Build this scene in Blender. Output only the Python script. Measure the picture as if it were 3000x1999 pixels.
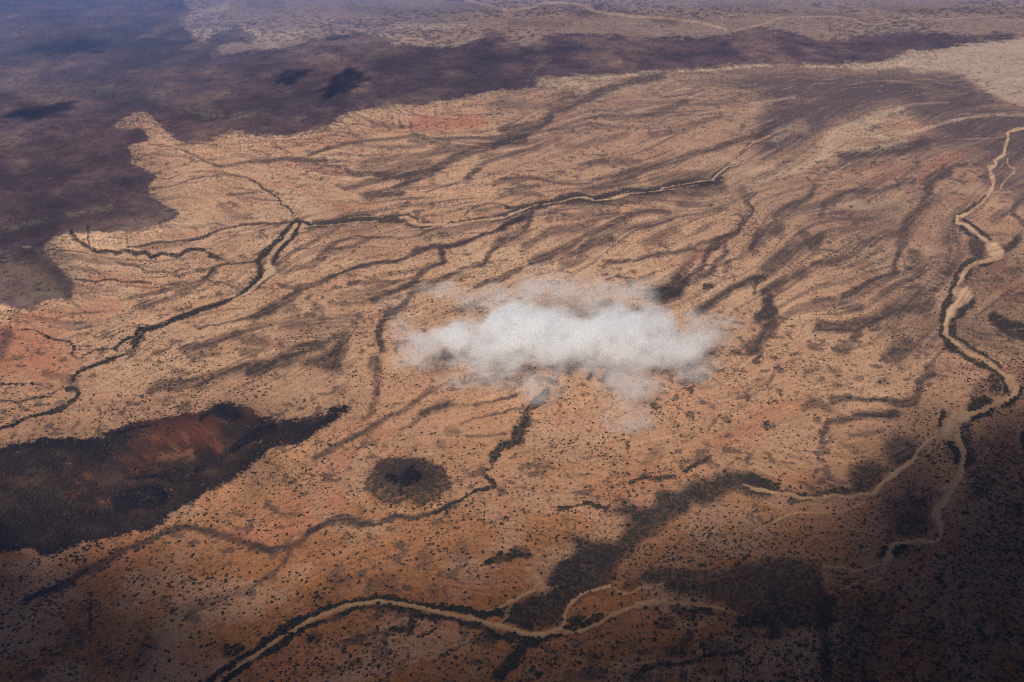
import bpy, math, random
import numpy as np

# ------------------------------------------------------------------ clearing
for o in list(bpy.data.objects):
    bpy.data.objects.remove(o)
scene = bpy.context.scene
COL = scene.collection

# ------------------------------------------------------------------ camera
H_CAM = 2000.0                      # metres above the plain
PITCH = math.radians(29.0)          # looking down
FPX = 2917.0                        # 35 mm lens on a 36 mm wide, 3000 px picture
cd = bpy.data.cameras.new('aerial_camera')
cd.lens = 35.0
cd.sensor_width = 36.0
cd.clip_start = 1.0
cd.clip_end = 200000.0
cam = bpy.data.objects.new('aerial_camera', cd)
cam.location = (0, 0, H_CAM)
cam.rotation_euler = (math.radians(90) - PITCH, 0, 0)
COL.objects.link(cam)
scene.camera = cam

# ------------------------------------------------------------------ sky and sun
SUN_EL = math.radians(38)
SUN_AZ = math.radians(196)          # compass bearing of the sun (0 = view direction +Y), behind the aircraft
SKY_STRENGTH = 0.05
SUN_STRENGTH = 5.0
w = bpy.data.worlds.new('World')
scene.world = w
w.use_nodes = True
nt = w.node_tree
sky = nt.nodes.new('ShaderNodeTexSky')
sky.sky_type = 'NISHITA'
sky.sun_disc = False
sky.sun_elevation = SUN_EL
sky.sun_rotation = SUN_AZ
sky.altitude = 1500
sky.dust_density = 4.0
sky.ozone_density = 0.6
bg = nt.nodes['Background']
nt.links.new(sky.outputs[0], bg.inputs[0])
bg.inputs[1].default_value = SKY_STRENGTH
sd = bpy.data.lights.new('sun', 'SUN')
sd.energy = SUN_STRENGTH
sd.angle = math.radians(0.5)
sd.color = (1.0, 0.91, 0.77)
sun = bpy.data.objects.new('sun', sd)
sun.location = (0, 0, 9000)
SUN_DIR = np.array([math.sin(SUN_AZ) * math.cos(SUN_EL), math.cos(SUN_AZ) * math.cos(SUN_EL), math.sin(SUN_EL)])
sun.rotation_euler = (math.pi / 2 - SUN_EL, 0, math.pi - SUN_AZ)
COL.objects.link(sun)

# ------------------------------------------------------------------ exposure, sampling
scene.view_settings.view_transform = 'Standard'
scene.view_settings.look = 'None'
scene.view_settings.exposure = EXPOSURE = 0.22
scene.view_settings.gamma = 1.0
scene.cycles.volume_bounces = 4
scene.cycles.transparent_max_bounces = 48
scene.cycles.max_bounces = 6
scene.cycles.diffuse_bounces = 2
scene.cycles.volume_max_steps = 256
scene.cycles.use_denoising = False
scene.cycles.use_adaptive_sampling = True
scene.cycles.adaptive_threshold = 0.015
scene.cycles.pixel_filter_type = 'BLACKMAN_HARRIS'
scene.cycles.filter_width = 1.15


# ------------------------------------------------------------------ amounts
N_SCRUB = 175000
N_TREE = 46000
CLOUD_D = 0.021
HAZE_D = 1.25e-5
HAZE_G = 0.0
HAZE_COL = (.24, .38, .92, 1)
MIST = dict(banks=[
    ((-9500, 15500, 100), (11000, 12800, 4500), 1.35e-4, 'thick blue mist over the far left of the plateau'),
    ((1500, 17500, 500), (17000, 9500, 3500), 1.1e-4, 'thin blue mist over the far plain along the top of the view')])
UNSEEN_CLOUDS = [  # broad ones are unseen, added to darken the bottom corners and edge
    dict(u=-1080, v=1960, rx=1980, ry=1600, thick=330, k=6, z=2900, seed=1, lump=.2, label='broad unseen cloud added above the aircraft to darken the lower left corner'),
    dict(u=3110, v=1900, rx=1980, ry=2050, thick=340, k=6, z=2900, seed=2, lump=.2, label='broad unseen cloud added above the aircraft to darken the lower right corner'),
    dict(u=1200, v=1980, rx=2300, ry=1050, thick=60, k=3, z=3300, seed=8, lump=.2, label='thin unseen cloud sheet added above the aircraft to dim the bottom of the view'),
    dict(u=805, v=205, rx=200, ry=420, thick=160, k=3, z=2600, seed=3, lump=1.1, freq=3.5, sub_=6, label='small high cloud throwing the larger dark spot on the plateau'),
    dict(u=687, v=186, rx=130, ry=230, thick=110, k=3, z=2600, seed=4, lump=1.1, freq=3.5, sub_=6, label='small high cloud throwing the smaller dark spot on the plateau'),
    dict(u=118, v=266, rx=230, ry=210, thick=90, k=3, z=2600, seed=5, lump=1.1, freq=3.5, sub_=6, label='small high cloud throwing a dark spot on the plateau near the left edge'),
    dict(u=180, v=122, rx=360, ry=380, thick=60, k=3, z=2600, seed=6, lump=1.1, freq=3, sub_=6, label='high cloud throwing a faint dark spot on the far left of the plateau'),
]

# ------------------------------------------------------------------ traced lines: kind, width, strength, points per picture tile
FEATURES = """
#00
S 12 .5 1080,1390 1250,1340 1450,1290 1600,1300 1700,1340 1800,1400 1900,1430
D 28 .6 1900,1430 2050,1410 2200,1380 2353,1375
D 14 .6 1280,1245 1450,1260 1560,1290 1650,1330 1780,1400 1900,1435
S 14 .5 1180,970 1200,1080 1290,1140
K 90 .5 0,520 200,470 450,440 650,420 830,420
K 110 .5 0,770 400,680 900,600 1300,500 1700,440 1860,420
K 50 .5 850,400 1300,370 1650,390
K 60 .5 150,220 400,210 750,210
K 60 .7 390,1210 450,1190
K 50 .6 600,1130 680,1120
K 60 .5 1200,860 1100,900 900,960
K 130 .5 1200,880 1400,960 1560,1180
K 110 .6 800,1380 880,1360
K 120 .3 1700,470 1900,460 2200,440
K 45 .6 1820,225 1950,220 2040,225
P 60 .35 1300,840 1400,800 1390,880
P 50 .2 450,600 620,560 900,530
P 60 .18 0,900 300,860 700,800 1100,760
P 70 .25 1500,900 1900,1000 2300,960
P 50 .7 1600,170 1750,110 1950,60
P 90 .8 1700,290 1760,330 1800,260 1950,230
P 60 .9 2120,250 2250,310 2353,330
P 60 .8 1850,460 2000,420 2150,400 2353,390
S 16 .6 960,1110 1060,1120 1190,1110
S 30 .4 1300,1350 1450,1330 1650,1360
#01
D 36 .8 0,1390 150,1385 300,1370 450,1380 560,1385 650,1375
D 26 .7 500,1340 650,1290 780,1250 950,1220 1150,1200 1350,1180 1450,1170 1600,1200 1800,1190 2000,1190 2150,1180 2353,1110
D 60 .6 1380,1200 1500,1210 1700,1230
S 70 .85 2353,1200 2150,1240 2000,1280 1850,1320 1700,1390 1600,1450 1450,1500 1250,1510 1100,1510
D 36 .75 2353,1140 2250,1190 2100,1260
S 60 .6 1100,1400 1300,1360 1500,1340 1700,1290 1900,1280
S 120 .5 1000,1440 1300,1430 1500,1420
S 15 .6 1380,1060 1390,1130 1450,1180
S 60 .5 2080,900 2250,880 2353,870
O 130 .9 1430,1060 1600,1060 1800,1060 1950,1040
O 80 .4 850,1190 1100,1110 1300,1160
O 90 .35 100,1280 400,1230 700,1200
S 14 .7 200,1220 230,1260 290,1290 370,1330
S 12 .6 0,1290 100,1310 180,1345
S 12 .5 380,1450 420,1425 600,1420 800,1380
S 16 .5 600,1340 800,1330 1000,1340 1200,1330
S 16 .5 780,1030 850,1110 900,1170 930,1200
S 14 .5 930,1090 1000,1170
S 18 .5 1150,1060 1200,1120
S 22 .6 1290,1050 1330,1110
S 26 .5 1050,1050 1070,1090
S 20 .4 1650,980 1750,970 1810,1000
D 34 .6 830,1460 880,1500 950,1510
D 14 .4 1590,1470 1680,1490 1690,1530
S 34 .7 1850,1568 1960,1450 2050,1390 2200,1340 2353,1300
S 40 .5 1990,1350 2100,1330
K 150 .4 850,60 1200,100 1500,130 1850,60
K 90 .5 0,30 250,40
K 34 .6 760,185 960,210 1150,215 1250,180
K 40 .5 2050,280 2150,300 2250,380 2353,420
P 55 .9 1150,310 1300,340 1500,370 1650,395
P 22 .8 1650,395 1800,375 1950,335
P 90 .8 0,320 100,310 300,310 430,300
P 40 .6 1250,230 1600,230 1850,200
R 18 .5 1850,0 1950,20 2100,60 2200,85 2353,90
K 60 .5 1700,0 1900,40 2050,100
P 40 .3 400,1010 450,1020
S 20 .4 1650,770 1750,745 1900,740
O 60 .25 200,1500 400,1540
S 20 .5 640,1430 760,1435
S 30 .5 900,1250 1200,1270 1500,1260
S 26 .5 1000,1550 1250,1540 1450,1520
#02
R 22 .6 0,70 80,90 180,80 300,50 400,25 550,25 700,40 760,75 800,95 900,115 1000,125 1200,145 1350,150 1500,165 1650,185 1800,215 1950,255
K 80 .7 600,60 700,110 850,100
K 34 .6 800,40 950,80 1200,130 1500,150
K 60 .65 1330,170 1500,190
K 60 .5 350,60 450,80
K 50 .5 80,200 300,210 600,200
K 50 .4 1750,40 2000,60 2353,50
R 10 .5 2353,190 2150,235 2000,270
P 34 .5 1900,140 2150,115
P 34 .9 550,670 700,665 900,660 1100,650 1330,620 1400,630
P 90 .6 330,700 500,720 700,740
P 25 1 1500,600 1560,605 1700,605 1850,600 2000,585 2200,565 2353,565
P 24 .5 290,600 350,560 430,530
P 9 .6 230,740 250,670 300,610
S 60 .8 1400,650 1250,680 1050,720 850,800 750,850 600,920 480,960 400,1020
D 80 .75 430,1010 380,1050 280,1110 150,1170 0,1220
D 60 .7 400,1040 200,1090 0,1120
S 60 .5 550,800 650,840
S 80 .6 0,890 150,900
S 70 .4 200,930 400,900 550,860
P 8 .5 1320,710 1200,760 1000,800 800,840
P 8 .5 1710,680 1530,690 1400,710
P 8 .5 1700,760 1550,770 1450,800 1350,840 1150,860
P 8 .5 1880,745 1750,800 1600,850
P 12 .4 2353,890 2150,930 2000,940 1800,960 1600,1010 1400,1060
P 14 .4 1600,1080 1450,1180 1250,1240
P 20 .4 500,970 700,900 900,850
P 24 .4 1000,1000 1200,960 1350,920
S 50 .6 1600,880 1400,960 1150,1000 900,1010
S 44 .5 1900,1000 1700,1060 1500,1130 1300,1160
S 50 .75 2353,1080 2200,1180 2000,1230 1850,1280 1650,1330 1500,1390 1300,1440 1150,1470 1000,1530
D 34 .6 2353,1150 2200,1220 2100,1290 2050,1350 2060,1420 1950,1440 1880,1490 1830,1540
R 9 .9 2320,1170 2250,1210 2180,1230 2130,1270 2060,1290 2050,1350 2050,1420 1950,1440 1880,1490 1830,1550
R 6 .5 2050,1420 2200,1380 2300,1310 2353,1300
S 60 .6 700,1440 820,1400 1000,1400 1200,1390
S 40 .5 0,1340 150,1330 350,1260 500,1200
S 30 .45 430,1130 600,1060 800,1010 1000,1000
S 60 .45 500,1260 800,1230 1100,1150
O 60 .4 430,1080 560,1010
#03
R 12 .5 0,240 100,210 200,170 300,150 450,145 650,140 800,150 900,170
R 10 .5 900,170 1000,210 1150,200 1300,165 1500,160 1700,165 1900,150 2200,135
K 40 .5 500,120 700,125 950,160
K 50 .4 1050,60 1500,90 1900,90 2353,120
K 50 .3 0,100 300,90
P 18 1 430,570 600,575 800,580 1000,585 1200,570 1400,570
P 60 .8 850,560 1000,560 1200,560 1350,530
P 30 .6 1380,610 1500,625
P 50 .8 1300,935 1150,990 1000,1040 800,1090 720,1150
P 100 .95 720,1150 680,1230 650,1310
P 60 .9 650,1310 580,1380 480,1440 350,1480
P 40 .8 350,1480 200,1530 50,1568
P 110 .6 1100,1010 950,1100 800,1180 720,1260
P 24 .7 2353,990 2100,990 1900,1010 1700,1050 1500,1110 1350,1150
P 50 .6 1350,1150 1150,1180 1000,1170
P 50 .8 1320,1240 1150,1270 1000,1290 750,1310
P 20 .4 1700,880 1400,900 1250,920
R 9 .9 640,1110 630,1190 600,1250 580,1290
R 8 .6 220,1220 230,1260 150,1320 0,1380
R 8 .7 300,1110 150,1170 0,1230
D 34 .5 300,1120 150,1180 0,1250
R 9 .8 850,1410 780,1450 740,1480 700,1490
R 8 .6 560,1500 460,1510 430,1530
S 70 .8 780,1340 900,1340 1200,1300 1500,1230
K 60 .4 900,1460 1200,1400
P 50 .7 0,1490 100,1450 190,1440
P 20 .5 0,890 150,870 380,840
P 26 .4 0,960 100,900
P 90 .4 200,1170 350,1120 450,1110
S 44 .7 1850,1410 1600,1500 1500,1568
O 90 .7 1870,1300 1700,1370 1550,1450 1450,1560
O 60 .7 1450,1380 1300,1460 1100,1540
O 50 .5 960,1440 1200,1430
R 26 1 2353,1105 2280,1120 2220,1140 2215,1200 2190,1270 2180,1330 2110,1380 2115,1420 2070,1450 2070,1500 2085,1568
R 8 .6 2215,1130 2160,1185 1950,1195 1780,1200
R 10 .9 2210,1370 2220,1430 2270,1460 2250,1510 2190,1540
#10
P 40 .35 590,410 700,390 900,360 960,340
P 40 .3 0,560 200,500 380,460
P 24 .3 1140,375 1200,355
P 34 .15 930,130 1000,180
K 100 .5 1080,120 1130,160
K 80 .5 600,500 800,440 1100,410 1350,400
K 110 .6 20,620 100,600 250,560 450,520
P 18 .9 190,690 280,695 350,710 480,720
P 130 .3 0,780 250,900 350,1000 300,1080
P 100 .2 480,1020 500,1080
K 90 .5 230,750 380,830 480,930 570,1050 600,1120
D 24 .9 610,560 640,600 700,660 760,700 800,720
D 30 .95 800,720 850,735 920,725 1000,745 1060,725 1130,740 1180,755 1250,740 1320,775 1400,745 1470,760 1540,760 1600,730 1700,715 1760,720 1810,760 1880,790
D 16 .8 760,500 760,600 765,690 800,720
S 12 .7 400,715 550,725 750,735
D 18 .8 1100,690 1200,690 1350,655 1500,645 1650,630 1770,600 1850,560 1950,530 2100,495 2230,485 2353,490
S 14 .7 1270,185 1400,175 1550,150 1640,110 1750,90 1900,80
S 16 .6 1900,60 2050,80 2150,100 2230,150 2270,190 2353,210
S 20 .6 1970,240 2150,225 2250,215
S 14 .6 2020,180 2120,190 2220,205
S 14 .5 1650,520 1850,490 1950,500
S 40 .5 1900,330 2000,400 2150,440
D 22 .6 1020,820 1080,840 1160,850 1230,880 1270,910 1400,910 1550,940
S 12 .6 700,820 800,880 850,910 890,940 900,970 960,975
D 18 .8 640,970 800,985 900,970 980,970 1040,995 1100,1000 1200,990 1300,1000
S 30 .6 1040,1140 1200,1120 1350,1090 1500,1050 1650,1020
D 20 .8 1750,960 1820,900 1880,850 2000,830 2150,820 2210,800
S 60 .7 1200,1190 1400,1150 1500,1130 1600,1060 1750,980 1850,900
S 70 .5 1500,1030 1650,1010
S 14 .7 1780,990 1900,1000 1980,1020
O 110 .6 150,1300 400,1290 700,1260 1000,1200
O 220 .85 0,1420 150,1450 400,1500
O 120 .5 800,950 1100,960 1300,1040
O 80 .4 1450,600 1700,580
D 14 .8 200,1400 300,1400 380,1450 440,1475 540,1495 620,1530 640,1568
S 12 .5 1000,1070 850,1080 700,1090
S 12 .5 900,1235 700,1260 500,1300
D 40 1 2353,690 2290,750 2220,800 2220,870 2240,930 2230,980 2180,1020 2100,1080 2000,1140 1850,1190
D 36 1 1850,1190 1700,1240 1600,1280 1500,1310 1400,1360 1300,1390 1200,1400 1160,1440 1140,1500 1150,1568
D 22 1 1300,1390 1230,1430 1200,1470 1190,1530 1160,1560
D 24 .9 1130,1470 1050,1500 1010,1530 980,1568
R 16 .9 2300,850 2290,900 2270,960 2200,1040 2100,1100 2000,1150
D 18 .9 2280,990 2200,1050 2140,1080
S 20 .7 1700,1400 1850,1360 2000,1340 2150,1300 2353,1220
S 30 .6 1600,1560 1700,1510
S 60 .45 2353,1350 2100,1420 1950,1470 1800,1530
S 60 .35 1350,1150 1300,1230
#11
D 14 .9 0,110 60,140 110,190 200,240 270,310 330,360 370,430
R 5 .5 350,390 375,440
D 14 .8 0,490 120,490 250,485 370,470
D 48 1 400,460 340,540 270,600 200,680 130,730 80,780 60,820 80,890 80,960 60,990 0,1020
D 34 1 430,480 400,560 330,640 260,710 210,790 200,840
R 26 1 400,490 350,560 280,640 210,710 170,760 150,800
R 66 1 155,860 170,890 130,940
R 22 1 150,800 150,850
R 22 .9 130,950 80,990 0,1060
D 8 .8 210,930 100,1010 0,1080
D 20 1 430,460 500,490 560,515 650,520
D 60 .9 560,490 650,480 750,470 850,450 1000,450 1100,455 1200,450 1300,450
D 15 .9 900,430 1000,420 1200,430 1350,410 1400,430 1440,450 1450,475 1530,480
R 9 .7 520,510 700,500 900,480 1100,470
R 7 .7 850,440 1000,425 1150,430
R 24 1 1290,435 1370,445 1420,475
R 22 1 1360,470 1430,490 1600,500 1750,495 1850,480 1950,465 2080,450 2170,440
D 25 .8 1340,490 1400,515 1500,520 1560,500
D 14 .9 1740,475 1850,470 2000,440 2080,450
D 50 .95 2080,450 2200,420 2300,390 2353,370
D 30 .9 2200,350 2353,355
R 12 .9 2230,410 2300,390 2353,370
D 30 .8 2353,430 2230,480 2150,530 2100,560 2000,580
S 44 .95 2000,580 1940,620 1850,650 1750,680 1650,690 1560,690 1450,720 1380,760
S 28 .95 1380,760 1300,800 1200,820 1100,830 1000,850 900,870 800,910 700,950
S 34 .75 700,950 600,1000 500,1030 400,1050 250,1030
S 12 .6 2000,580 1950,570 1850,580
S 20 .75 1640,520 1500,570 1400,600 1300,615 1150,605 1000,605 900,600 800,630
S 44 .7 800,630 700,680 620,740 560,800 480,850 350,880
S 36 .6 1040,610 950,660 850,700 700,740 600,810 500,870
S 30 .6 760,520 650,590 500,670 400,720 300,780
S 70 .4 300,790 260,870 300,900
S 55 .95 1650,700 1650,760 1670,820
S 44 .85 1660,830 1600,840 1500,900 1450,940 1400,1000 1350,1030 1250,1070 1150,1110 1050,1150
S 30 .7 1450,930 1300,990 1150,1000 1100,980 950,990 850,1000
S 40 .6 1100,1110 1000,1150 850,1180 700,1170
S 90 .45 1150,1040 1000,1090 800,1110
S 90 .6 2353,560 2230,620 2150,650
S 44 .85 2200,620 2100,700 2050,770 2030,840
S 36 .8 2030,840 1950,860 1850,880 1750,920 1650,970
S 50 .75 1650,970 1550,1020 1430,1050 1380,1100 1330,1180 1280,1220 1200,1250
S 70 .9 1220,1240 1170,1290 1120,1370 1110,1450 1130,1568
S 40 .8 2353,880 2250,920 2150,970 2050,990 1950,1030
S 60 .85 400,1080 350,1130 250,1190 150,1240 0,1310
S 60 .6 250,1380 400,1370 600,1340 800,1310 950,1290
S 200 .3 400,1400 800,1360
S 22 .6 910,1300 920,1370 880,1440 840,1500
S 60 .7 820,1420 700,1490 600,1530 450,1568
S 60 .5 60,1370 0,1400
S 70 .5 350,1200 400,1240
S 70 .5 560,1200 600,1240
S 70 .5 130,1480 130,1530
S 70 .5 270,1500 260,1550
S 50 .5 0,1440 40,1470
S 50 .9 1110,80 1300,85 1450,60 1580,20
S 45 .85 1500,60 1400,110 1300,160 1200,200 1130,220
S 70 .8 1000,250 1100,240 1200,230 1290,225
S 35 .65 820,190 880,180 1000,140 1150,110 1250,90
S 40 .5 950,240 1100,250
S 26 .6 740,160 830,180 900,150
S 45 .9 1980,0 1900,60 1860,110
S 18 .7 1860,110 1700,160 1620,180 1520,220
D 9 .6 1600,20 1690,60 1690,85
S 40 .5 1560,60 1560,130
S 14 .7 1850,420 1880,370 2000,330 2150,320 2230,360
S 60 .4 1950,380 2150,370
S 40 .5 2100,140 2353,100
S 50 .6 2200,210 2353,180
O 60 .5 200,150 400,170 500,190
O 60 .6 750,350 900,360 1100,310
O 80 .4 350,0 800,30
P 120 .6 280,250 400,260 500,350
P 100 .6 100,400 250,400 330,430
S 100 .35 550,560 900,540 1200,530
S 60 .35 900,900 850,930
#12
D 62 .95 0,440 100,400 200,360 300,340 400,320 500,290 600,260 700,260 800,280 900,260 1000,240 1100,215 1250,215 1350,200 1450,170 1550,145 1700,135 1850,125 1900,110
S 90 .7 600,320 900,310 1200,260 1500,220 1900,180
D 42 .85 1850,120 1870,60 1960,0
R 11 .95 0,450 50,430 150,390 250,350 320,325
R 10 .95 370,325 450,310 530,300 620,270 700,260 760,270 800,290 900,280 1000,275 1060,250 1100,235
R 20 .9 700,262 790,280
R 22 .9 960,270 1090,240
R 7 .9 1100,230 1250,220 1380,205 1390,185 1500,165 1650,135 1750,120 1850,115
R 6 .6 1400,200 1550,180 1700,155
R 11 .9 1850,90 1900,40 1960,0
R 7 .6 1900,110 2050,140 2180,155 2250,150
S 44 .9 0,540 100,480 200,440 270,400
S 60 .85 270,400 240,480 200,540 100,600 0,640
S 60 .6 560,350 450,400 420,440
S 22 .7 0,110 150,95 300,100 450,130 650,150 750,140 850,100 1000,80 1150,40 1300,10
S 45 .65 80,220 200,180 330,160
S 60 .6 700,220 850,180 1000,130 1150,100
S 60 .6 1300,120 1600,70 1850,60
S 30 .6 350,260 250,230 0,250
S 70 .65 200,690 300,640 450,560 650,530 750,500 850,430 1000,400
S 60 .8 250,820 400,770 550,700 650,650 750,580 900,520 1050,450 1150,400 1300,380 1450,390
S 80 .8 680,760 750,680 850,640 950,600
S 60 .7 950,600 1000,540 1150,510 1300,500 1450,440
S 60 .5 460,730 640,740
S 90 .5 1250,660 1400,590 1500,540
S 70 .4 1500,400 1650,280
S 70 .5 550,430 700,420 800,350
S 34 .75 900,820 1050,820 1250,780 1400,750 1550,730 1650,700 1750,650 1880,620
S 44 .9 1880,620 2000,590 2060,540 2100,450 2160,400 2150,340 2110,290 2180,230
R 5 .7 1900,640 2000,590 2070,520 2110,430 2160,380 2110,290 2180,230 2200,180
S 50 .9 1900,650 1800,720 1760,800 1730,860 1650,920 1580,980
S 40 .8 1940,640 1940,760 1850,830 1840,890 1780,920 1700,960
S 80 .4 1650,720 1600,830
O 160 .35 1500,850 1650,800 1750,760
D 40 .9 1770,1030 1820,1035
S 60 .9 1700,1250 1780,1200 1850,1150 1950,1090 2000,1050 2100,1000 2200,960 2270,940
D 40 .7 2200,960 2270,950 2200,1020 2180,1090
S 90 .9 2300,1110 2310,1200 2260,1290
S 80 .85 2353,1330 2280,1430 2200,1500 2150,1568
S 70 .8 2230,560 2190,650 2180,710
S 30 .7 2010,930 2010,980
S 60 .6 1960,830 1940,890
S 30 .6 850,890 950,820
D 15 .7 990,950 1080,950 1170,965
S 14 .6 900,970 1000,950
S 40 .6 1230,960 1330,920
S 40 .7 0,970 80,920 170,890
S 60 .6 540,840 650,820
S 60 .5 2080,190 2110,260
S 60 .5 1640,240 1560,330
S 40 .6 870,1180 950,1160
#13
R 26 1 2050,0 2080,70 2100,130 2060,220 2020,280 1950,340 1850,410 1790,430
R 40 1 1780,430 1780,480
R 26 1 1790,490 1850,500 1950,580 2000,620 2060,660
R 100 1 2080,690 2120,740
R 30 .9 2150,700 2160,760 2080,800 1970,820 1900,850 1850,900 1810,980 1790,1010
R 120 1 1790,1080 1830,1100
R 66 1 1830,1130 1760,1200 1720,1260
R 44 1 1720,1260 1690,1320 1680,1400 1690,1440
R 26 1 1690,1440 1720,1480 1800,1540 1840,1568
R 14 .8 2270,30 2240,80 2180,130 2150,190
R 9 .6 2060,270 2200,280
R 9 .6 2060,220 2250,215
R 8 .6 1970,280 1900,300 1840,370
D 30 .8 2030,260 1950,320 1850,380 1770,440 1770,500
S 80 .5 1760,480 1780,560 1700,620
D 34 .9 1850,470 1950,540 2020,600 2100,660 2160,700
D 30 .9 1800,520 1870,570 1950,610
D 110 .75 1940,680 1970,760
D 40 .9 1920,800 1850,840 1790,910 1760,990 1720,1100 1700,1160
D 60 .95 1700,1170 1660,1250 1660,1350 1660,1450 1700,1530 1750,1568
D 44 .9 1890,870 1850,950
D 60 .9 1890,1160 1850,1220 1800,1270 1750,1330 1740,1420
D 20 .9 2100,800 2170,760
D 40 .9 1980,840 2080,815
D 60 .8 2180,720 2250,680 2300,620
S 44 .75 2300,300 2260,400 2353,480
S 60 .6 2200,370 2080,450
R 44 .35 2140,1080 2000,1180 1960,1230
S 80 .8 1680,50 1580,100 1540,170 1520,260 1470,340 1400,420 1330,500 1290,580
S 100 .7 1330,560 1300,660
S 60 .75 1280,580 1150,590 1050,640 950,690 900,750 800,790 720,830 600,830 520,840
S 50 .85 1300,680 1250,780 1240,880 1230,920 1100,960 1000,1000 900,1060 780,1120
S 100 .6 1400,780 1450,840 1440,920
D 30 .8 1345,870 1375,880
S 50 .75 540,180 490,270 350,330 270,380 200,440 200,480 100,560
S 80 .8 250,540 100,570 50,640 20,690
S 40 .6 210,590 260,595
S 60 .6 750,260 650,290 600,420
S 40 .7 720,260 850,210 1000,210 1150,200 1300,140 1400,110
S 60 .5 1450,0 1350,60 1300,110
S 100 .75 450,580 520,660 600,600
S 110 .7 400,690 300,760 220,820 150,880
S 50 .9 0,980 90,960
S 90 .8 200,1040 320,970 450,910
S 90 .95 140,1090 150,1180 190,1260 80,1300
S 60 .85 220,1290 170,1390 100,1480 50,1568
S 90 .85 1560,1170 1480,1220 1250,1230 1150,1270 1050,1320 950,1340 800,1380 600,1380
S 130 .6 1420,1060 1350,1160 1200,1240
S 70 .8 950,1380 900,1450 880,1490
D 44 .5 1030,1400 1080,1390
S 60 .5 780,1180 850,1210 950,1200
S 40 .5 540,1160 620,1140 700,1140
S 200 .3 850,450 1050,420 1150,380
S 120 .3 1150,1060 1300,1050
S 70 .4 860,860 1000,830
P 60 .6 760,330 900,330 1100,320 1180,290
D 20 .8 850,340 870,345
S 20 .6 2140,1110 2353,1090
S 50 .7 1570,1170 1500,1200 1500,1280
S 34 .45 1680,600 1700,700 1710,900 1770,860
S 60 .5 2200,900 2300,900
D 30 .6 1660,910 1720,910
P 60 .3 1500,680 1580,780
O 300 .5 2150,950 2250,1050
S 250 .35 1250,1440 1500,1350
#20
O 320 .9 100,200 300,150 400,250
K 100 .7 60,0 40,80 0,170
D 26 .95 1200,0 1170,80 1150,140 1080,180 1000,210 900,240 800,280 700,320 640,360 620,400
R 7 .5 1200,90 1120,170 1050,200
D 20 .9 1100,30 1040,60 980,120
D 14 .7 980,130 850,140 750,170 700,210
D 14 .8 490,50 580,70 630,110 620,180 690,210
D 45 .9 580,480 650,480 690,530 650,570 590,600
D 26 .9 620,600 540,640 400,680 300,700 200,740 100,790 0,810
D 16 .7 540,460 470,500 440,530 300,560 150,590 0,570
D 14 .8 0,440 150,440 230,425 300,440 380,440
S 60 .5 400,350 600,380 640,440
S 35 .8 1560,130 1650,90 1710,80
S 60 .7 1560,130 1750,110 1900,60 2050,0
S 50 .6 1650,210 1780,180 1880,190
S 80 .8 1300,490 1400,450 1550,440 1700,420 1850,370 2000,310 2150,280 2353,290
S 90 .6 2080,50 2200,80 2270,80
S 60 .6 2100,170 2200,170
S 40 .6 1480,320 1600,350
S 18 .6 850,650 860,800 870,870
P 100 .4 900,450 1050,500
O 230 .8 1250,900 1500,850 1800,850
P 50 .2 1580,850 1600,930
P 60 .25 1460,950 1530,1000
P 60 .25 1380,1060 1560,1050 1640,1020 1650,1120
O 60 .8 1220,1040 1300,1110
O 110 .6 1160,1180 1350,1180
O 50 .8 1110,1290 1180,1290
O 100 .6 600,1220 660,1300 600,1400
O 60 .6 740,1180 760,1240
O 40 .8 1100,940 1160,950
O 60 .8 1850,920 1880,1030
O 90 .6 880,1450 920,1470
O 90 .4 1000,1050 1100,1080
B 60 1 2000,1000 2060,950 2150,900 2230,850 2353,820
B 90 1 1880,680 1950,700 2020,720
B 22 .9 1700,740 1800,700 1900,690
B 25 .8 1010,860 1100,830 1300,800
B 150 .9 1050,1450 1200,1420 1350,1400
B 30 .7 1200,1240 1400,1240 1500,1270
B 60 .6 1700,1180 1760,1160
#21
S 100 .95 0,310 120,290 250,240 350,180 450,130 600,100
S 30 .8 600,100 700,60 800,20
S 60 .9 1110,0 1130,80 1140,130
S 100 .7 1080,230 1080,300
S 50 .6 1070,330 1080,450 1090,540 1050,650 980,740
S 40 .7 1650,460 1530,510 1400,600 1300,670 1220,700 1100,780 950,850
S 40 .75 950,850 850,900 750,950 650,1020 560,1080
O 60 .5 1060,560 1050,680 900,800
O 90 .4 1250,850 1000,900 900,1000 850,1100
S 40 .6 2353,420 2200,390 2000,410 1850,430 1700,450
S 30 .7 2300,530 2150,570 2000,600 1850,630 1700,610
S 60 .85 1680,610 1600,640 1500,690
S 34 .6 1500,690 1400,780 1300,850
S 25 .6 2353,640 2200,670 2050,700 1950,740 1800,780
S 25 .6 1850,880 2000,880 2200,850
D 90 .85 2340,800 2310,860 2310,910
D 50 .9 2310,900 2200,960 2130,1010 2090,1080
D 14 .7 2090,1080 2060,1150 2000,1190
D 28 .9 2000,1210 2070,1260 2090,1300 2000,1350 1900,1390 1800,1440 1700,1500 1600,1540
S 60 .5 1700,840 1780,840
S 50 .5 1620,950 1660,970
S 60 .5 730,490 800,490
S 60 .4 180,1230 220,1240
S 250 .35 50,1250 150,1170
P 60 .4 950,1050 1000,1450 1200,1540 1500,1540 1680,1400
P 300 .25 150,600 500,520
O 120 .6 700,1450 800,1370
O 150 .4 300,1500 600,1300 800,1100
B 56 1 1180,1235 1280,1250 1350,1205 1450,1215
B 60 1 1250,1275 1380,1275 1450,1235
B 24 .7 1350,1210 1390,1150
B 24 .7 1300,1290 1300,1400
#22
D 50 .7 740,200 650,270 600,340
D 50 .8 430,410 450,420
D 60 .85 400,480 340,560 260,650 230,730
D 90 .9 200,770 160,820 150,900
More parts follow.
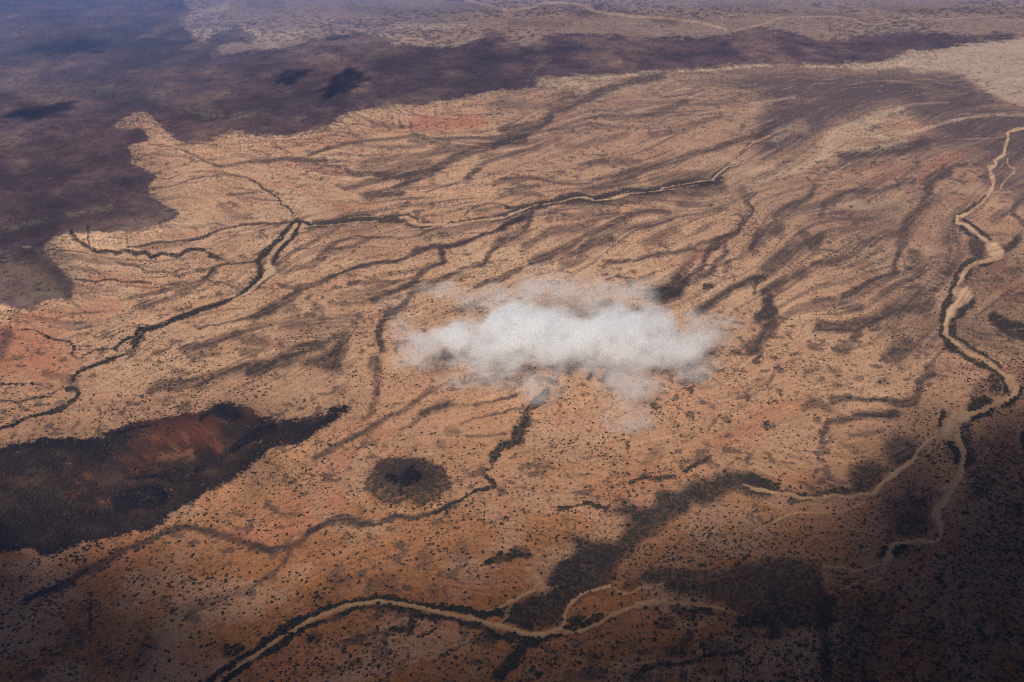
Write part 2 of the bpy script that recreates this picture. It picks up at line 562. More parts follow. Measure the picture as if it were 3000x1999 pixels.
D 70 .9 150,900 80,950 0,980
S 40 .8 800,290 760,390
S 40 .7 850,280 930,290 870,400
S 40 .7 1540,420 1650,420 1780,370
S 14 .7 1660,450 1640,530
S 60 .7 2353,0 2250,60 2200,130
D 50 .6 1990,160 2060,170
D 30 .8 2230,190 2180,240 2240,250
D 40 .8 1810,1075 1720,1120
D 22 .9 1720,1120 1650,1150 1580,1190
D 30 .8 1500,1240 1400,1240 1250,1240 1200,1270 1120,1290
D 20 .7 900,1280 960,1280
D 20 .9 500,1520 580,1500 700,1480 770,1465 850,1500 920,1540
D 60 .6 1310,610 1350,615
D 60 .6 1620,700 1640,700
D 60 .6 1950,740 1980,745
D 40 .7 1090,950 1100,980
D 40 .5 1960,870 1980,880
S 26 .6 1900,700 1850,745 1790,800
D 50 .4 320,1090 380,1110
D 90 .3 350,1180 400,1130
S 30 .5 720,1070 900,1050
S 20 .5 2353,370 2250,480 2100,550
O 100 .6 1850,950 2100,830 2250,720
O 250 .35 900,1380 1200,1370 1350,1300
O 60 .5 1050,870 950,960 850,1060
O 60 .4 500,650 520,750
P 60 .3 0,1250 200,1230 500,1260
P 200 .3 250,900 500,850
R 11 .9 2080,1300 2150,1320 2250,1350 2353,1365
#23
R 28 1 1670,0 1750,70 1870,160 2000,230 2100,300 2200,370
R 90 1 2230,400 2250,460
R 44 1 2300,470 2250,540 2150,590 2050,640 1950,680 1860,700
R 90 1 1840,715 1760,730 1720,790
R 100 1 1700,810 1690,870
R 50 1 1760,820 1790,920 1820,1000 1825,1100 1800,1200 1770,1280
R 76 1 1760,1300 1700,1350 1680,1420 1620,1500 1600,1568
R 30 1 1640,890 1560,900 1500,950 1440,1010 1390,1090
R 40 1 1380,1110 1320,1150 1230,1210 1150,1270 1100,1330 1070,1380
R 26 .95 1060,1390 950,1385 850,1420 720,1390 600,1415 500,1415 440,1420 350,1390 280,1380 200,1375 100,1350 0,1340
D 40 .9 1650,20 1720,110 1850,200 1950,260 2080,320 2170,400 2190,500
D 24 .9 1760,20 1900,110 2050,210 2150,290
D 110 .75 2090,400 2100,480
D 130 .5 1980,450 1950,550
D 90 .95 2010,580 1900,640
D 34 .95 2320,480 2280,560 2150,630
D 50 .9 2080,670 1900,740
D 44 .9 1650,700 1620,800
D 90 .7 1850,800 1850,900 1880,1000 1870,1100
D 60 .85 1700,960 1760,1020 1770,1110
S 120 .75 1330,100 1240,190
S 90 .6 780,140 830,110
S 50 .8 700,570 850,545
D 40 .75 850,545 1000,570 1150,570
S 60 .8 1150,570 1300,600 1400,580 1450,480 1480,400 1560,350
S 26 .6 1500,400 1500,300 1600,210 1660,130
S 60 .85 1250,690 1100,700 950,700 850,740 700,750 650,800 600,880
D 60 .6 150,790 200,790
D 44 .7 735,450 780,455
D 44 .6 590,400 610,405
D 44 .6 560,740 590,740
D 40 .5 920,385 940,390
D 60 .5 1110,420 1150,420
S 60 .6 470,640 560,600 690,650
S 170 .75 1250,990 1350,1020 1300,1090
S 40 .5 850,900 1000,870 1150,850
D 40 .7 1270,1100 1400,1050
D 90 .8 0,1250 100,1290 200,1340
D 30 .8 200,1350 350,1380 450,1390
D 40 .7 350,1450 600,1370 850,1370
S 120 .5 550,1330 900,1340
S 22 .6 240,270 180,380 100,470
S 60 .5 560,280 480,350
D 60 .4 740,330 760,340
O 300 .6 2200,1000 2250,1200
O 100 .5 2200,300 2350,330
O 150 .5 0,850 100,700 400,620
O 120 .4 200,1250 600,1300
S 400 .35 1300,1500 1450,1200
S 250 .4 2000,1150 2100,900
D 90 .4 1950,1350 2050,1300
P 14 .5 560,1550 650,1540
#30
K 64 1 2353,440 2250,410 2150,390 2000,340 1850,270 1700,240 1550,245 1420,270 1330,320 1200,380 1050,440 950,480 850,550 750,600 650,670 550,740 400,800 250,850
O 100 .7 2353,310 2200,290 2050,280
O 100 .5 1200,450 1050,540 900,620
D 18 .7 790,800 790,900 780,1000 780,1100 780,1230
S 70 .45 2353,650 2150,760 1900,840 1700,900 1500,980
D 46 1 2353,1200 2250,1260 2150,1310 2050,1370
D 46 .9 2000,1420 1850,1500 1750,1568
D 46 .95 2353,1290 2200,1380 2080,1450 1950,1540 1900,1568
R 24 .9 2353,1250 2200,1330 2100,1400 1950,1500 1880,1568
D 80 .7 1950,1290 2050,1260
O 200 .5 1500,1300 1800,1500
O 200 .4 400,1000 300,1250
S 120 .4 1300,1200 1200,1400
#31
K 56 .9 0,410 150,410 300,380 400,370 500,290 600,230
S 56 1 550,260 700,180 850,170 950,190 1050,200
S 40 1 1050,200 1150,165 1300,150 1400,150 1550,115 1700,50 1800,0
S 60 .6 0,430 200,420
O 130 .85 0,280 200,250 400,230 500,180
S 44 .7 350,430 280,540 180,640 50,740 0,800
R 30 1 0,1390 100,1300 250,1200 400,1110 500,1040
R 38 1 500,1040 600,990 750,940 900,900 1050,880 1200,880 1350,900 1500,930 1650,970 1800,1010 1950,1030 2100,1070 2200,1100 2353,1160
D 56 1 0,1330 150,1220 270,1130 400,1050 520,980 650,930 800,900
D 44 1 800,900 960,860 1050,850 1200,850 1330,860 1400,880 1500,890 1620,920 1750,940 1850,970 2000,990 2100,970 2200,1000
D 44 .95 20,1400 100,1330 250,1260 380,1150 500,1090 650,1030
D 50 .8 680,1020 750,990
D 36 .9 800,970 920,940
D 60 .7 960,940 1100,930 1200,940 1350,960 1450,990
D 50 .85 1400,970 1600,1010 1700,1030 1850,1060 2000,1080 2100,1130 2200,1180 2353,1200
D 80 .8 1400,1030 1380,1090
D 40 .8 1380,1100 1250,1120
D 60 .6 500,1190 600,1170
S 25 .7 1250,1130 1100,1160 850,1200 700,1240
S 20 .6 1100,1160 1000,1270 950,1330
S 60 .4 900,1400 700,1450
D 100 .8 2350,1240 2310,1330 2250,1400 2150,1500
D 100 .6 1950,1200 2100,1170
R 13 .8 1970,950 2100,940 2250,880 2353,810
D 50 .8 2050,540 2150,510 2250,490 2320,440
D 90 .7 2290,440 2353,440
D 25 .5 2000,210 2100,190 2250,140
S 25 .6 1580,1400 1700,1320 1850,1260
S 60 .5 1150,1240 1180,1150
S 130 .5 750,680 850,700
S 120 .45 1080,740 1200,700
S 90 .5 1480,480 1500,520
S 90 .35 1800,430 1850,400
D 100 .3 560,840 600,830
O 200 .4 200,1450 500,1350 800,1300
O 150 .4 1500,1100 1900,1150
O 120 .3 1700,750 2000,680
#32
R 42 1 0,1090 100,1120 200,1150 320,1165 430,1150 520,1120
R 30 1 540,1100 550,1000 590,920 650,850 750,790 850,760 940,740
R 28 1 560,1140 700,1110 850,1060 950,1000 1050,950 1150,910
R 50 .8 1150,910 1250,890 1400,870
R 26 .8 1400,880 1600,890 1800,910 1950,950
R 13 .8 700,1050 800,990 870,970 1000,960
R 13 .8 980,750 1040,800 1120,800 1200,760 1350,730 1400,715
R 30 .9 0,920 100,870 200,820 300,770
R 60 .7 300,760 350,720 300,650
R 50 .5 250,680 240,600
R 14 .7 410,510 500,515 600,490
R 40 .5 80,900 60,1000 20,1050
R 14 .7 450,760 500,730
R 9 .5 1950,950 2100,1000 2300,1050
P 50 .45 1050,590 1150,510 1250,410 1400,320 1500,250 1700,180
P 24 .4 1300,540 1500,580 1750,590 2000,590
D 50 .9 0,1180 100,1180 250,1190 350,1200 450,1200 520,1190
D 80 .9 300,1230 180,1270 160,1360 100,1430 0,1500
D 44 1 560,1110 640,1110
D 50 1 70,960 150,930
D 50 1 60,1050 150,1080 250,1100
D 60 .8 600,1050 750,1040 850,1020
D 80 .8 1680,920 1780,940
D 100 .6 1500,920 1600,1000
D 120 .7 2100,1050 2300,1050 2353,1150
D 60 .6 1350,1080 1450,1060
D 60 .7 1150,1530 1250,1480 1350,1420
D 26 .8 1350,1420 1600,1390 1750,1350 1900,1340 2050,1290 2120,1240
D 100 .5 1500,1300 1600,1220
D 60 .8 0,490 150,470 250,480
D 40 .7 100,440 150,450
S 90 .5 700,470 1000,440
O 150 .6 1200,1020 1500,1030
O 200 .4 200,1350 600,1250
O 120 .4 0,620 150,700
D 60 .4 1100,180 1250,150
P 200 .2 2000,1450 2200,1400
S 60 .4 900,1530 600,1500
D 50 .6 280,1460 320,1480
#33
R 32 1 960,0 920,50 930,120
R 17 1 930,120 940,170 920,200 850,205
R 26 1 850,205 750,210 690,235 680,280 655,310
R 10 .9 655,310 600,325 520,350 450,330 360,325
R 9 .8 680,280 660,340 630,390 580,405
R 5 .7 390,460 420,435 460,430 540,400
R 9 .7 120,110 150,85 230,60 350,60 450,55 560,10
D 26 .9 700,255 760,235
D 24 .8 640,270 660,240
D 60 .6 380,500 370,600
K 60 .4 700,500 650,600
O 100 .5 750,350 850,360 900,450
O 100 .4 1000,200 900,250
P 160 .3 50,780 250,760
"""
POLYGONS = """
V 1 6 00:-3000,-1200 00:1450,-1200 00:1500,-300 00:1590,0 00:1580,40 00:1660,80 00:1640,130 00:1530,180 00:1580,240 00:1660,300 00:1690,370 00:1750,340 00:1900,280 00:2020,240 00:2090,250 00:2180,300 00:2220,340 00:2150,375 00:2020,380 00:1890,380 00:1860,450 00:1900,475 01:0,435 01:230,425 01:400,390 01:520,345 01:700,310 01:950,285 01:1100,310 01:1200,350 01:1210,395 01:1300,385 01:1500,400 01:1640,405 01:1800,385 01:1950,345 01:2050,290 01:2120,300 01:2250,370 01:2330,405 02:100,390 02:200,385 02:270,370 02:350,320 02:550,285 02:800,290 02:1200,315 02:1600,325 02:1850,315 02:2080,250 03:0,240 03:150,240 03:480,300 03:560,345 03:750,345 03:1000,300 03:1300,275 03:1500,275 03:1750,300 03:2000,310 03:2120,270 03:2353,300 03:3500,280 03:3500,300 03:2353,330 03:2000,360 03:1800,390 03:1550,435 03:1370,440 03:1290,470 03:1200,515 03:1000,545 03:900,540 03:600,550 03:430,560 03:0,550 02:2000,555 02:1880,570 02:1800,590 02:1600,595 02:1500,590 02:1480,620 02:1420,630 02:1330,600 02:1200,635 02:1000,645 02:800,650 02:620,660 02:400,660 02:310,690 02:320,770 02:270,760 02:100,780 01:2353,760 01:2120,790 01:2000,805 01:1900,830 01:1780,850 01:1500,890 01:1300,905 01:1180,935 01:1000,950 01:880,955 01:800,990 01:700,1060 01:600,1120 01:450,1145 01:250,1165 01:130,1180 00:2200,1185 00:2110,1150 00:2000,1130 00:1880,1190 00:1750,1230 00:1640,1245 00:1530,1205 00:1440,1145 00:1310,1030 00:1260,975 00:1180,970 00:960,1085 00:1000,1115 00:1190,1110 00:1280,1150 00:1265,1235 00:1080,1245 00:1130,1300 00:1150,1350 00:1110,1390 00:1090,1430 00:1200,1440 00:1290,1480 00:1340,1510 10:1370,50 10:1300,130 10:1260,190 10:1330,240 10:1400,310 10:1480,360 10:1530,390 10:1520,430 10:1430,490 10:1300,530 10:1150,560 10:900,560 10:780,570 10:620,555 10:500,600 10:400,650 10:390,720 10:440,820 10:520,880 10:600,960 10:650,1050 10:640,1130 10:600,1150 10:500,1150 10:380,1140 10:340,1190 10:250,1230 10:150,1240 10:80,1200 10:0,1180 10:-3000,1250
W 1 30 02:1400,650 02:1700,630 02:2353,610 03:430,585 03:1050,605 03:1300,590 03:1450,620 03:1560,620 03:1700,630 03:1850,660 03:1900,710 03:1980,770 03:2100,830 03:2200,880 03:2353,920 03:3500,1200 03:3500,1400 03:2353,1450 03:2000,1400 03:1700,1250 03:1500,1150 03:1250,900 03:1000,1000 03:700,1100 03:500,1300 03:200,1400 02:2150,1380 02:2200,1000 02:2353,850 02:2000,760 02:1500,700
W .9 30 03:730,1330 03:900,1300 03:1330,1210 03:1500,1130 03:1800,1040 03:2353,1000 03:3500,900 03:3500,2200 03:2353,1800 03:2000,1650 03:1950,1450 03:1700,1330 03:1400,1380 03:950,1430 03:850,1500 03:600,1500
W .35 50 03:-100,1000 03:500,900 03:500,1500 03:0,1568 02:1200,1568 02:1600,1300 02:1900,1000
A .9 6 03:1290,470 03:1370,440 03:1550,435 03:1800,390 03:2000,360 03:2353,330 03:3500,300 03:3500,1150 03:2353,910 03:2200,870 03:2100,820 03:1980,760 03:1900,700 03:1850,650 03:1700,620 03:1560,610 03:1450,600 03:1300,580 03:1050,595 03:850,590 03:1200,515
L 1 8 20:-2000,1000 20:0,980 20:150,930 20:300,910 20:450,900 20:600,890 20:760,900 20:860,900 20:900,880 20:960,840 20:1100,770 20:1300,740 20:1500,710 20:1650,680 20:1800,650 20:1900,610 20:2050,610 20:2180,650 20:2220,720 21:0,715 21:150,730 21:300,740 21:450,725 21:580,700 21:700,650 21:820,610 21:870,620 21:830,700 21:700,780 21:560,870 21:400,960 21:170,1010 21:60,1090 20:2200,1110 20:2150,1170 20:2080,1220 20:1950,1290 20:1800,1370 20:1700,1420 20:1600,1480 20:1530,1540 30:1530,90 30:1440,180 30:1330,220 30:1280,270 30:1200,270 30:1100,290 30:1000,310 30:850,350 30:700,360 30:540,440 30:480,470 30:350,470 30:310,440 30:250,410 30:150,440 30:80,430 30:0,450 30:-2000,500
G .9 10 12:1230,1110 12:1290,1040 12:1380,1010 12:1460,1010 12:1490,930 12:1560,890 12:1600,960 12:1680,930 12:1600,1040 12:1560,1120 12:1480,1160 12:1400,1200 12:1340,1170 12:1260,1140
G .95 8 13:2030,1250 13:2100,1240 13:2200,1280 13:2280,1320 13:2353,1330 13:2700,1400 13:2700,1560 13:2353,1520 13:2250,1490 13:2150,1430 13:2060,1360 13:2040,1300
G .8 10 21:830,0 21:860,30 21:820,150 21:790,330 21:640,310 21:440,290 21:450,240 21:560,200 21:700,120
G .8 12 22:960,1520 22:1100,1480 22:1300,1480 22:1350,1440 22:1310,1400 22:1400,1360 22:1560,1350 22:1640,1270 22:1800,1260 22:1890,1240 22:1900,1200 22:2000,1190 22:2120,1210 22:2250,1230 22:2353,1290 22:2353,1430 22:2200,1400 22:2100,1370 22:2000,1370 22:1900,1430 22:1750,1500 32:1700,0 32:1650,100 32:1550,150 32:1450,200 32:1400,270 32:1250,330 32:1180,380 32:1130,470 32:1000,550 32:1010,650 32:950,700 32:960,730 32:850,770 32:700,850 32:600,900 32:550,960 32:530,1080 32:430,1110 32:200,1120 32:60,1060 32:50,950 32:150,890 32:280,830 32:440,780 32:400,700 32:430,600 32:500,520 32:640,480 32:640,400 32:600,330 32:540,290 32:540,250 32:640,290 32:750,330 32:1000,350 32:1080,210 32:1180,190 32:1150,120 32:980,130
G .7 14 32:1300,560 32:1400,580 32:1700,580 32:1900,580 32:2150,520 32:2353,480 33:200,290 33:340,300 33:380,450 33:400,900 33:330,900 33:330,640 33:160,660 32:2353,1150 32:2100,1050 32:1950,900 32:1700,850 32:1500,800 32:1450,720 32:1300,720 32:1100,790 32:1000,780 32:1060,700 32:1200,650
G .8 10 23:850,1180 23:920,1110 23:1030,1090 23:1130,1120 23:1160,1190 23:1100,1270 23:1060,1350 23:900,1400 23:860,1300
G .9 8 23:2290,860 23:2353,820 23:2700,850 23:2700,1100 23:2353,1050 23:2310,1000
G .9 8 23:2130,-20 23:2353,-20 23:2700,0 23:2700,150 23:2353,80 23:2230,60
G .6 14 33:690,-20 33:900,-20 33:880,190 33:700,190
G .5 40 33:400,480 33:680,450 33:640,900 33:400,1000
G .35 40 23:1900,1150 23:2353,1100 33:1345,700 33:900,1000 33:700,600 33:900,300
C 1 7 E:21:1345,1265,358,215
G .38 50 00:8438,2100 00:8824,1875 00:10125,1875 00:10125,6375 00:7800,6375 00:8212,4688 00:8662,3450 00:8738,3262 00:8250,2925 00:8250,2437
G .26 70 00:5437,4462 00:7125,4425 00:7875,3975 00:8137,4312 00:8062,5325 00:6375,5625 00:4987,4987
G .22 60 00:4875,5325 00:7500,5250 00:9000,4875 00:9000,6375 00:5625,6375 00:3375,6000
W .42 110 00:6375,862 00:8438,1050 00:8625,1875 00:8550,2850 00:8062,3375 00:7312,2325 00:6375,1950 00:5437,1612
W .34 80 00:4688,862 00:5625,637 00:6750,712 00:6562,1237 00:5250,1575 00:4312,1500
"""
rng = np.random.default_rng(7)
random.seed(7)

# ------------------------------------------------------------------ view geometry
SP, CP = math.sin(PITCH), math.cos(PITCH)


def ray(u, v):
    """direction of the sight line through picture point (u, v) of the 3000 x 1999 frame"""
    dx = (np.asarray(u, float) - 1500.0) / FPX
    dy = -(np.asarray(v, float) - 999.5) / FPX
    return dx, CP + SP * dy, -SP + CP * dy


def at(u, v, z=0.0):
    """where that sight line meets height z"""
    dx, dy, dz = ray(u, v)
    t = (z - H_CAM) / dz
    return dx * t, dy * t


# ------------------------------------------------------------------ noise
_tab = rng.random((256, 256)).astype(np.float32)


def vnoise(x, y, ox=0, oy=0):
    xi = np.floor(x); yi = np.floor(y)
    fx = (x - xi).astype(np.float32); fy = (y - yi).astype(np.float32)
    fx = fx * fx * (3 - 2 * fx); fy = fy * fy * (3 - 2 * fy)
    xi = xi.astype(np.int64) + ox; yi = yi.astype(np.int64) + oy
    x0 = xi & 255; x1 = (xi + 1) & 255; y0 = yi & 255; y1 = (yi + 1) & 255
    return (_tab[x0, y0] * (1 - fx) + _tab[x1, y0] * fx) * (1 - fy) + (_tab[x0, y1] * (1 - fx) + _tab[x1, y1] * fx) * fy


def fbm(x, y, oct=4, seed=0, gain=0.5):
    s = np.zeros(np.shape(x), np.float32); a = 1.0; t = 0.0
    c, n = math.cos(0.6), math.sin(0.6)
    for k in range(oct):
        s += a * vnoise(x, y, seed * 37 + k * 17, seed * 71 + k * 29)
        t += a; a *= gain
        x, y = (x * c - y * n) * 2.03, (x * n + y * c) * 2.03
    return s / t            # about 0.5 mean


def sstep(a, b, x):
    t = np.clip((x - a) / (b - a), 0, 1)
    return t * t * (3 - 2 * t)


# ------------------------------------------------------------------ the terrain grid (denser where it is nearer, as any terrain LOD)
STEP = 2.4
ud = np.arange(-330, 3331, STEP)
vd = np.arange(-60, 2120, STEP)
gu = STEP * 1.25 ** np.arange(1, 33)
ul = -330 - np.cumsum(gu)[np.cumsum(gu) < 14000]
ur = 3330 + np.cumsum(gu)[np.cumsum(gu) < 14000]
U1 = np.concatenate([ul[::-1], ud, ur])
vt = -60 - np.cumsum(STEP * 1.12 ** np.arange(1, 40)); vt = vt[vt > -470]
vb = 2120 + np.cumsum(STEP * 1.2 ** np.arange(1, 33)); vb = vb[vb < 5600]
V1 = np.concatenate([vt[::-1], vd, vb])
NU, NV = len(U1), len(V1)
U, V = np.meshgrid(U1, V1)          # [row, col]
U = U.astype(np.float64); V = V.astype(np.float64)
X0, Y0 = at(U, V)
PXM = np.sqrt(X0 ** 2 + Y0 ** 2 + H_CAM ** 2) / FPX     # metres per picture point
OFF = {'0': (0, 733, 1466, 2200), '1': (0, 489, 977, 1466)}
K0 = 0.34


def tile(t):
    r, c = int(t[0]), int(t[1])
    k = 800 / 1345 if t == '33' else K0
    return OFF['0'][c], OFF['1'][r], k


# domain warp so that traced edges come out ragged
wob = 1.0
WX = ((fbm(X0 / 60, Y0 / 60, 4, 1) - .5) * 2).astype(np.float32)
WY = ((fbm(X0 / 60, Y0 / 60, 4, 2) - .5) * 2).astype(np.float32)
WX2 = ((fbm(X0 / 14, Y0 / 14, 3, 3) - .5) * 2).astype(np.float32)
WY2 = ((fbm(X0 / 14, Y0 / 14, 3, 4) - .5) * 2).astype(np.float32)
FU = FPX / np.sqrt(X0 ** 2 + Y0 ** 2 + H_CAM ** 2)       # points per metre
FV = FU * (H_CAM / np.sqrt(X0 ** 2 + Y0 ** 2 + H_CAM ** 2))  # foreshortened
Uw = U + (WX * 16 + WX2 * 7) * FU
Vw = V + (WY * 22 + WY2 * 8) * FV


def smooth_poly(P, n=4):
    """Catmull-Rom through the traced points"""
    if len(P) < 3:
        return P
    Q = np.vstack([2 * P[0] - P[1], P, 2 * P[-1] - P[-2]])
    out = []
    for i in range(1, len(Q) - 2):
        p0, p1, p2, p3 = Q[i - 1], Q[i], Q[i + 1], Q[i + 2]
        for k in range(n):
            t = k / n
            out.append(.5 * ((2 * p1) + (-p0 + p2) * t + (2 * p0 - 5 * p1 + 4 * p2 - p3) * t * t + (-p0 + 3 * p1 - 3 * p2 + p3) * t ** 3))
    out.append(P[-1])
    return np.array(out)


def band(pts, width, ku=1.0, tight=False, soft=None):
    """1 inside a band of the given width round a traced line, ragged edge; returns slices and mask"""
    m = width * 2.2 + 26
    lo = pts.min(0) - m; hi = pts.max(0) + m
    a, b = np.searchsorted(U1, (lo[0], hi[0])); c, d = np.searchsorted(V1, (lo[1], hi[1]))
    if b - a < 2 or d - c < 2:
        return None
    sl = (slice(c, d), slice(a, b))
    if tight:
        x = (U[sl] + (WX[sl] * 7 + WX2[sl] * 5) * FU[sl]); y = (V[sl] + (WY[sl] * 7 + WY2[sl] * 5) * FV[sl])
    else:
        x = Uw[sl]; y = Vw[sl]
    best = np.full(x.shape, 1e9, np.float32); along = np.zeros(x.shape, np.float32)
    L = np.concatenate([[0], np.cumsum(np.hypot(*(np.diff(pts, axis=0).T)))])
    for i in range(len(pts) - 1):
        p, q = pts[i], pts[i + 1]
        ex, ey = q - p
        ll = ex * ex + ey * ey + 1e-6
        t = np.clip(((x - p[0]) * ex + (y - p[1]) * ey) / ll, 0, 1)
        dd = np.hypot(x - p[0] - t * ex, y - p[1] - t * ey)
        mk = dd < best
        best = np.where(mk, dd, best)
        along = np.where(mk, L[i] + t * (L[i + 1] - L[i]), along)
    # broken, swelling width along the line
    ph = (pts[0, 0] * 13.7 + pts[0, 1] * 7.1) % 97
    wv = .72 + .56 * vnoise(along / 34 + ph, np.zeros_like(along) + ph)
    if tight:
        wv = .65 + .7 * vnoise(along / 14 + ph, np.zeros_like(along) + ph)
    hw = width * .5 * wv
    s = soft if soft is not None else (0.5 if not tight else 0.25)
    mask = 1 - sstep(1 - s, 1 + s, best / np.maximum(hw, .4))
    return sl, mask


def even_odd(pts, x, y):
    ins = np.zeros(x.shape, bool)
    n = len(pts)
    for i in range(n):
        x1, y1 = pts[i]; x2, y2 = pts[(i + 1) % n]
        if y1 == y2:
            continue
        c = (y1 > y) != (y2 > y)
        ins ^= c & (x < (x2 - x1) * (y - y1) / (y2 - y1) + x1)
    return ins


def box1(a, r):
    """box blur of integer radius along both axes"""
    if r < 1:
        return a
    for ax in (0, 1):
        p = np.pad(a, [(r + 1, r) if k == ax else (0, 0) for k in (0, 1)], mode='edge')
        c = np.cumsum(p, axis=ax, dtype=np.float64)
        n = a.shape[ax]
        hi = np.take(c, np.arange(2 * r + 1, 2 * r + 1 + n), axis=ax)
        lo = np.take(c, np.arange(0, n), axis=ax)
        a = ((hi - lo) / (2 * r + 1)).astype(np.float32)
    return a


def blur(a, r):
    return box1(box1(a, r), max(1, r // 2))


def region(pts, soft):
    m = soft + 30
    lo = pts.min(0) - m; hi = pts.max(0) + m
    a, b = np.searchsorted(U1, (lo[0], hi[0])); c, d = np.searchsorted(V1, (lo[1], hi[1]))
    out = np.zeros(U.shape, np.float32)
    if b - a < 2 or d - c < 2:
        return out
    sl = (slice(c, d), slice(a, b))
    out[sl] = even_odd(pts, Uw[sl], Vw[sl])
    r = int(soft / STEP)
    if r >= 1:
        out = blur(out, r)
    return out


# ------------------------------------------------------------------ traced landforms and drainage
FEATS = []
t_now = None
for ln in FEATURES.strip().splitlines():
    if ln[0] == '#':
        t_now = tile(ln[1:]); continue
    f = ln.split()
    pts = np.array([[float(a) for a in p.split(',')] for p in f[3:]]) * t_now[2] + (t_now[0], t_now[1])
    FEATS.append((f[0], float(f[1]) * t_now[2], float(f[2]), pts))
POLYS = []
for ln in POLYGONS.strip().splitlines():
    f = ln.split()
    if f[3].startswith('E:'):
        _, tl, e = f[3].split(':')
        ox, oy, k = tile(tl); cx, cy, rx, ry = [float(q) for q in e.split(',')]
        th = np.linspace(0, 2 * math.pi, 40, endpoint=False)
        pts = np.stack([cx + rx * np.cos(th) * (1 + .07 * np.sin(3 * th + 1)), cy + ry * np.sin(th) * (1 + .07 * np.cos(2 * th))], 1) * k + (ox, oy)
    else:
        pts = []
        for p in f[3:]:
            tl, q = p.split(':'); ox, oy, k = tile(tl); a, b = q.split(',')
            pts.append((float(a) * k + ox, float(b) * k + oy))
        pts = np.array(pts)
    POLYS.append((f[0], float(f[1]), float(f[2]), pts))

MK = {k: np.zeros(U.shape, np.float32) for k in 'SDRPKOBVWALGC'}
FEATS_S = []
for kind, wd, st, pts in FEATS:
    sp = smooth_poly(pts)
    FEATS_S.append((kind, wd, st, sp))
    soft = {'R': .3, 'D': .45, 'S': .6, 'K': .8, 'O': .9, 'P': .75, 'B': .5}[kind]
    r = band(sp, wd * (1.15 if kind in 'SD' else 1.0), tight=kind in 'R', soft=soft)
    if r is None:
        continue
    sl, m = r
    MK[kind][sl] = np.maximum(MK[kind][sl], m * st)
for kind, st, soft, pts in POLYS:
    MK[kind] = np.maximum(MK[kind], region(pts, soft) * st)

# ------------------------------------------------------------------ drainage direction field, line-integral streaks
gu1 = np.arange(-400, 3500, 50.0); gv1 = np.arange(-150, 2250, 50.0)
GU, GV = np.meshgrid(gu1, gv1)
C2 = np.zeros(GU.shape); S2 = np.zeros(GU.shape)
for kind, wd, st, pts in FEATS_S:
    if kind not in 'SDPR':
        continue
    seg = np.diff(pts, axis=0); mid = (pts[1:] + pts[:-1]) / 2
    ln_ = np.hypot(seg[:, 0], seg[:, 1]); th = np.arctan2(seg[:, 1], seg[:, 0])
    for k in range(0, len(seg), 2):
        g = np.exp(-((GU - mid[k, 0]) ** 2 + ((GV - mid[k, 1]) * 1.3) ** 2) / (2 * 75 ** 2)) * ln_[k] * (1.5 if kind == 'S' else .8)
        C2 += g * math.cos(2 * th[k]); S2 += g * math.sin(2 * th[k])
C2 += 3 * math.cos(2 * math.radians(-24)); S2 += 3 * math.sin(2 * math.radians(-24))


def up(G):
    iu = np.clip((U1 - gu1[0]) / 50.0, 0, len(gu1) - 1.001); iv = np.clip((V1 - gv1[0]) / 50.0, 0, len(gv1) - 1.001)
    i0 = iu.astype(int); j0 = iv.astype(int); fu = (iu - i0)[None, :]; fv = (iv - j0)[:, None]
    R0 = G[j0][:, i0] * (1 - fu) + G[j0][:, i0 + 1] * fu
    R1 = G[j0 + 1][:, i0] * (1 - fu) + G[j0 + 1][:, i0 + 1] * fu
    return (R0 * (1 - fv) + R1 * fv).astype(np.float32)


ANG = .5 * np.arctan2(up(S2), up(C2))
ANG = ANG + (fbm(X0 / 330, Y0 / 330, 3, 9) - .5) * 1.15        # streams wander
DU, DV = np.cos(ANG).astype(np.float32), np.sin(ANG).astype(np.float32)


def lic(src, step_m, n):
    """average a noise sheet along the drainage direction"""
    acc = src.copy(); tot = 1.0
    jj, ii = np.meshgrid(np.arange(NV, dtype=np.float32), np.arange(NU, dtype=np.float32), indexing='ij')
    stp = (step_m * FU / STEP).astype(np.float32)
    for sgn in (1, -1):
        x = ii.copy(); y = jj.copy()
        for k in range(n):
            xi = np.clip(x, 0, NU - 1).astype(np.int32); yi = np.clip(y, 0, NV - 1).astype(np.int32)
            s = stp[yi, xi]
            x += sgn * DU[yi, xi] * s; y += sgn * DV[yi, xi] * s
            xi = np.clip(x, 0, NU - 1).astype(np.int32); yi = np.clip(y, 0, NV - 1).astype(np.int32)
            wt = 1 - k / (n + 1)
            acc += src[yi, xi] * wt
            tot += wt
    acc /= tot
    m = acc[200:-40, 150:-150].mean(); s = acc[200:-40, 150:-150].std()
    return ((acc - m) / s).astype(np.float32)


L1 = lic(fbm(X0 / 36, Y0 / 36, 3, 11), 22, 20)
L2 = lic(fbm(X0 / 10, Y0 / 10, 2, 12), 7, 14)

# ------------------------------------------------------------------ heights
MK['V'] = sstep(.34, .66, blur(MK['V'], 5) + .9 * (fbm(X0 / 70, Y0 / 70, 4, 19) - .5) + .4 * (fbm(X0 / 18, Y0 / 18, 3, 18) - .5))
MK['C'] = sstep(.25, .75, blur(MK['C'], 5) + .9 * (fbm(X0 / 26, Y0 / 26, 3, 14) - .5) + .7 * (fbm(X0 / 6, Y0 / 6, 2, 15) - .5) + .08)
MK['L'] = sstep(.30, .70, blur(MK['L'], 4) + .7 * (fbm(X0 / 30, Y0 / 30, 4, 17) - .5) + .9 * (fbm(X0 / 7, Y0 / 7, 2, 16) - .5))
Vm = MK['V']; Lm = MK['L']; Cm = MK['C']
Vb = blur(Vm, 18); Vbb = blur(Vm, 34)
edge = np.clip(1 - np.abs(Vbb - .30) / .30, 0, 1) * (Vm < .5)        # apron below the plateau rim
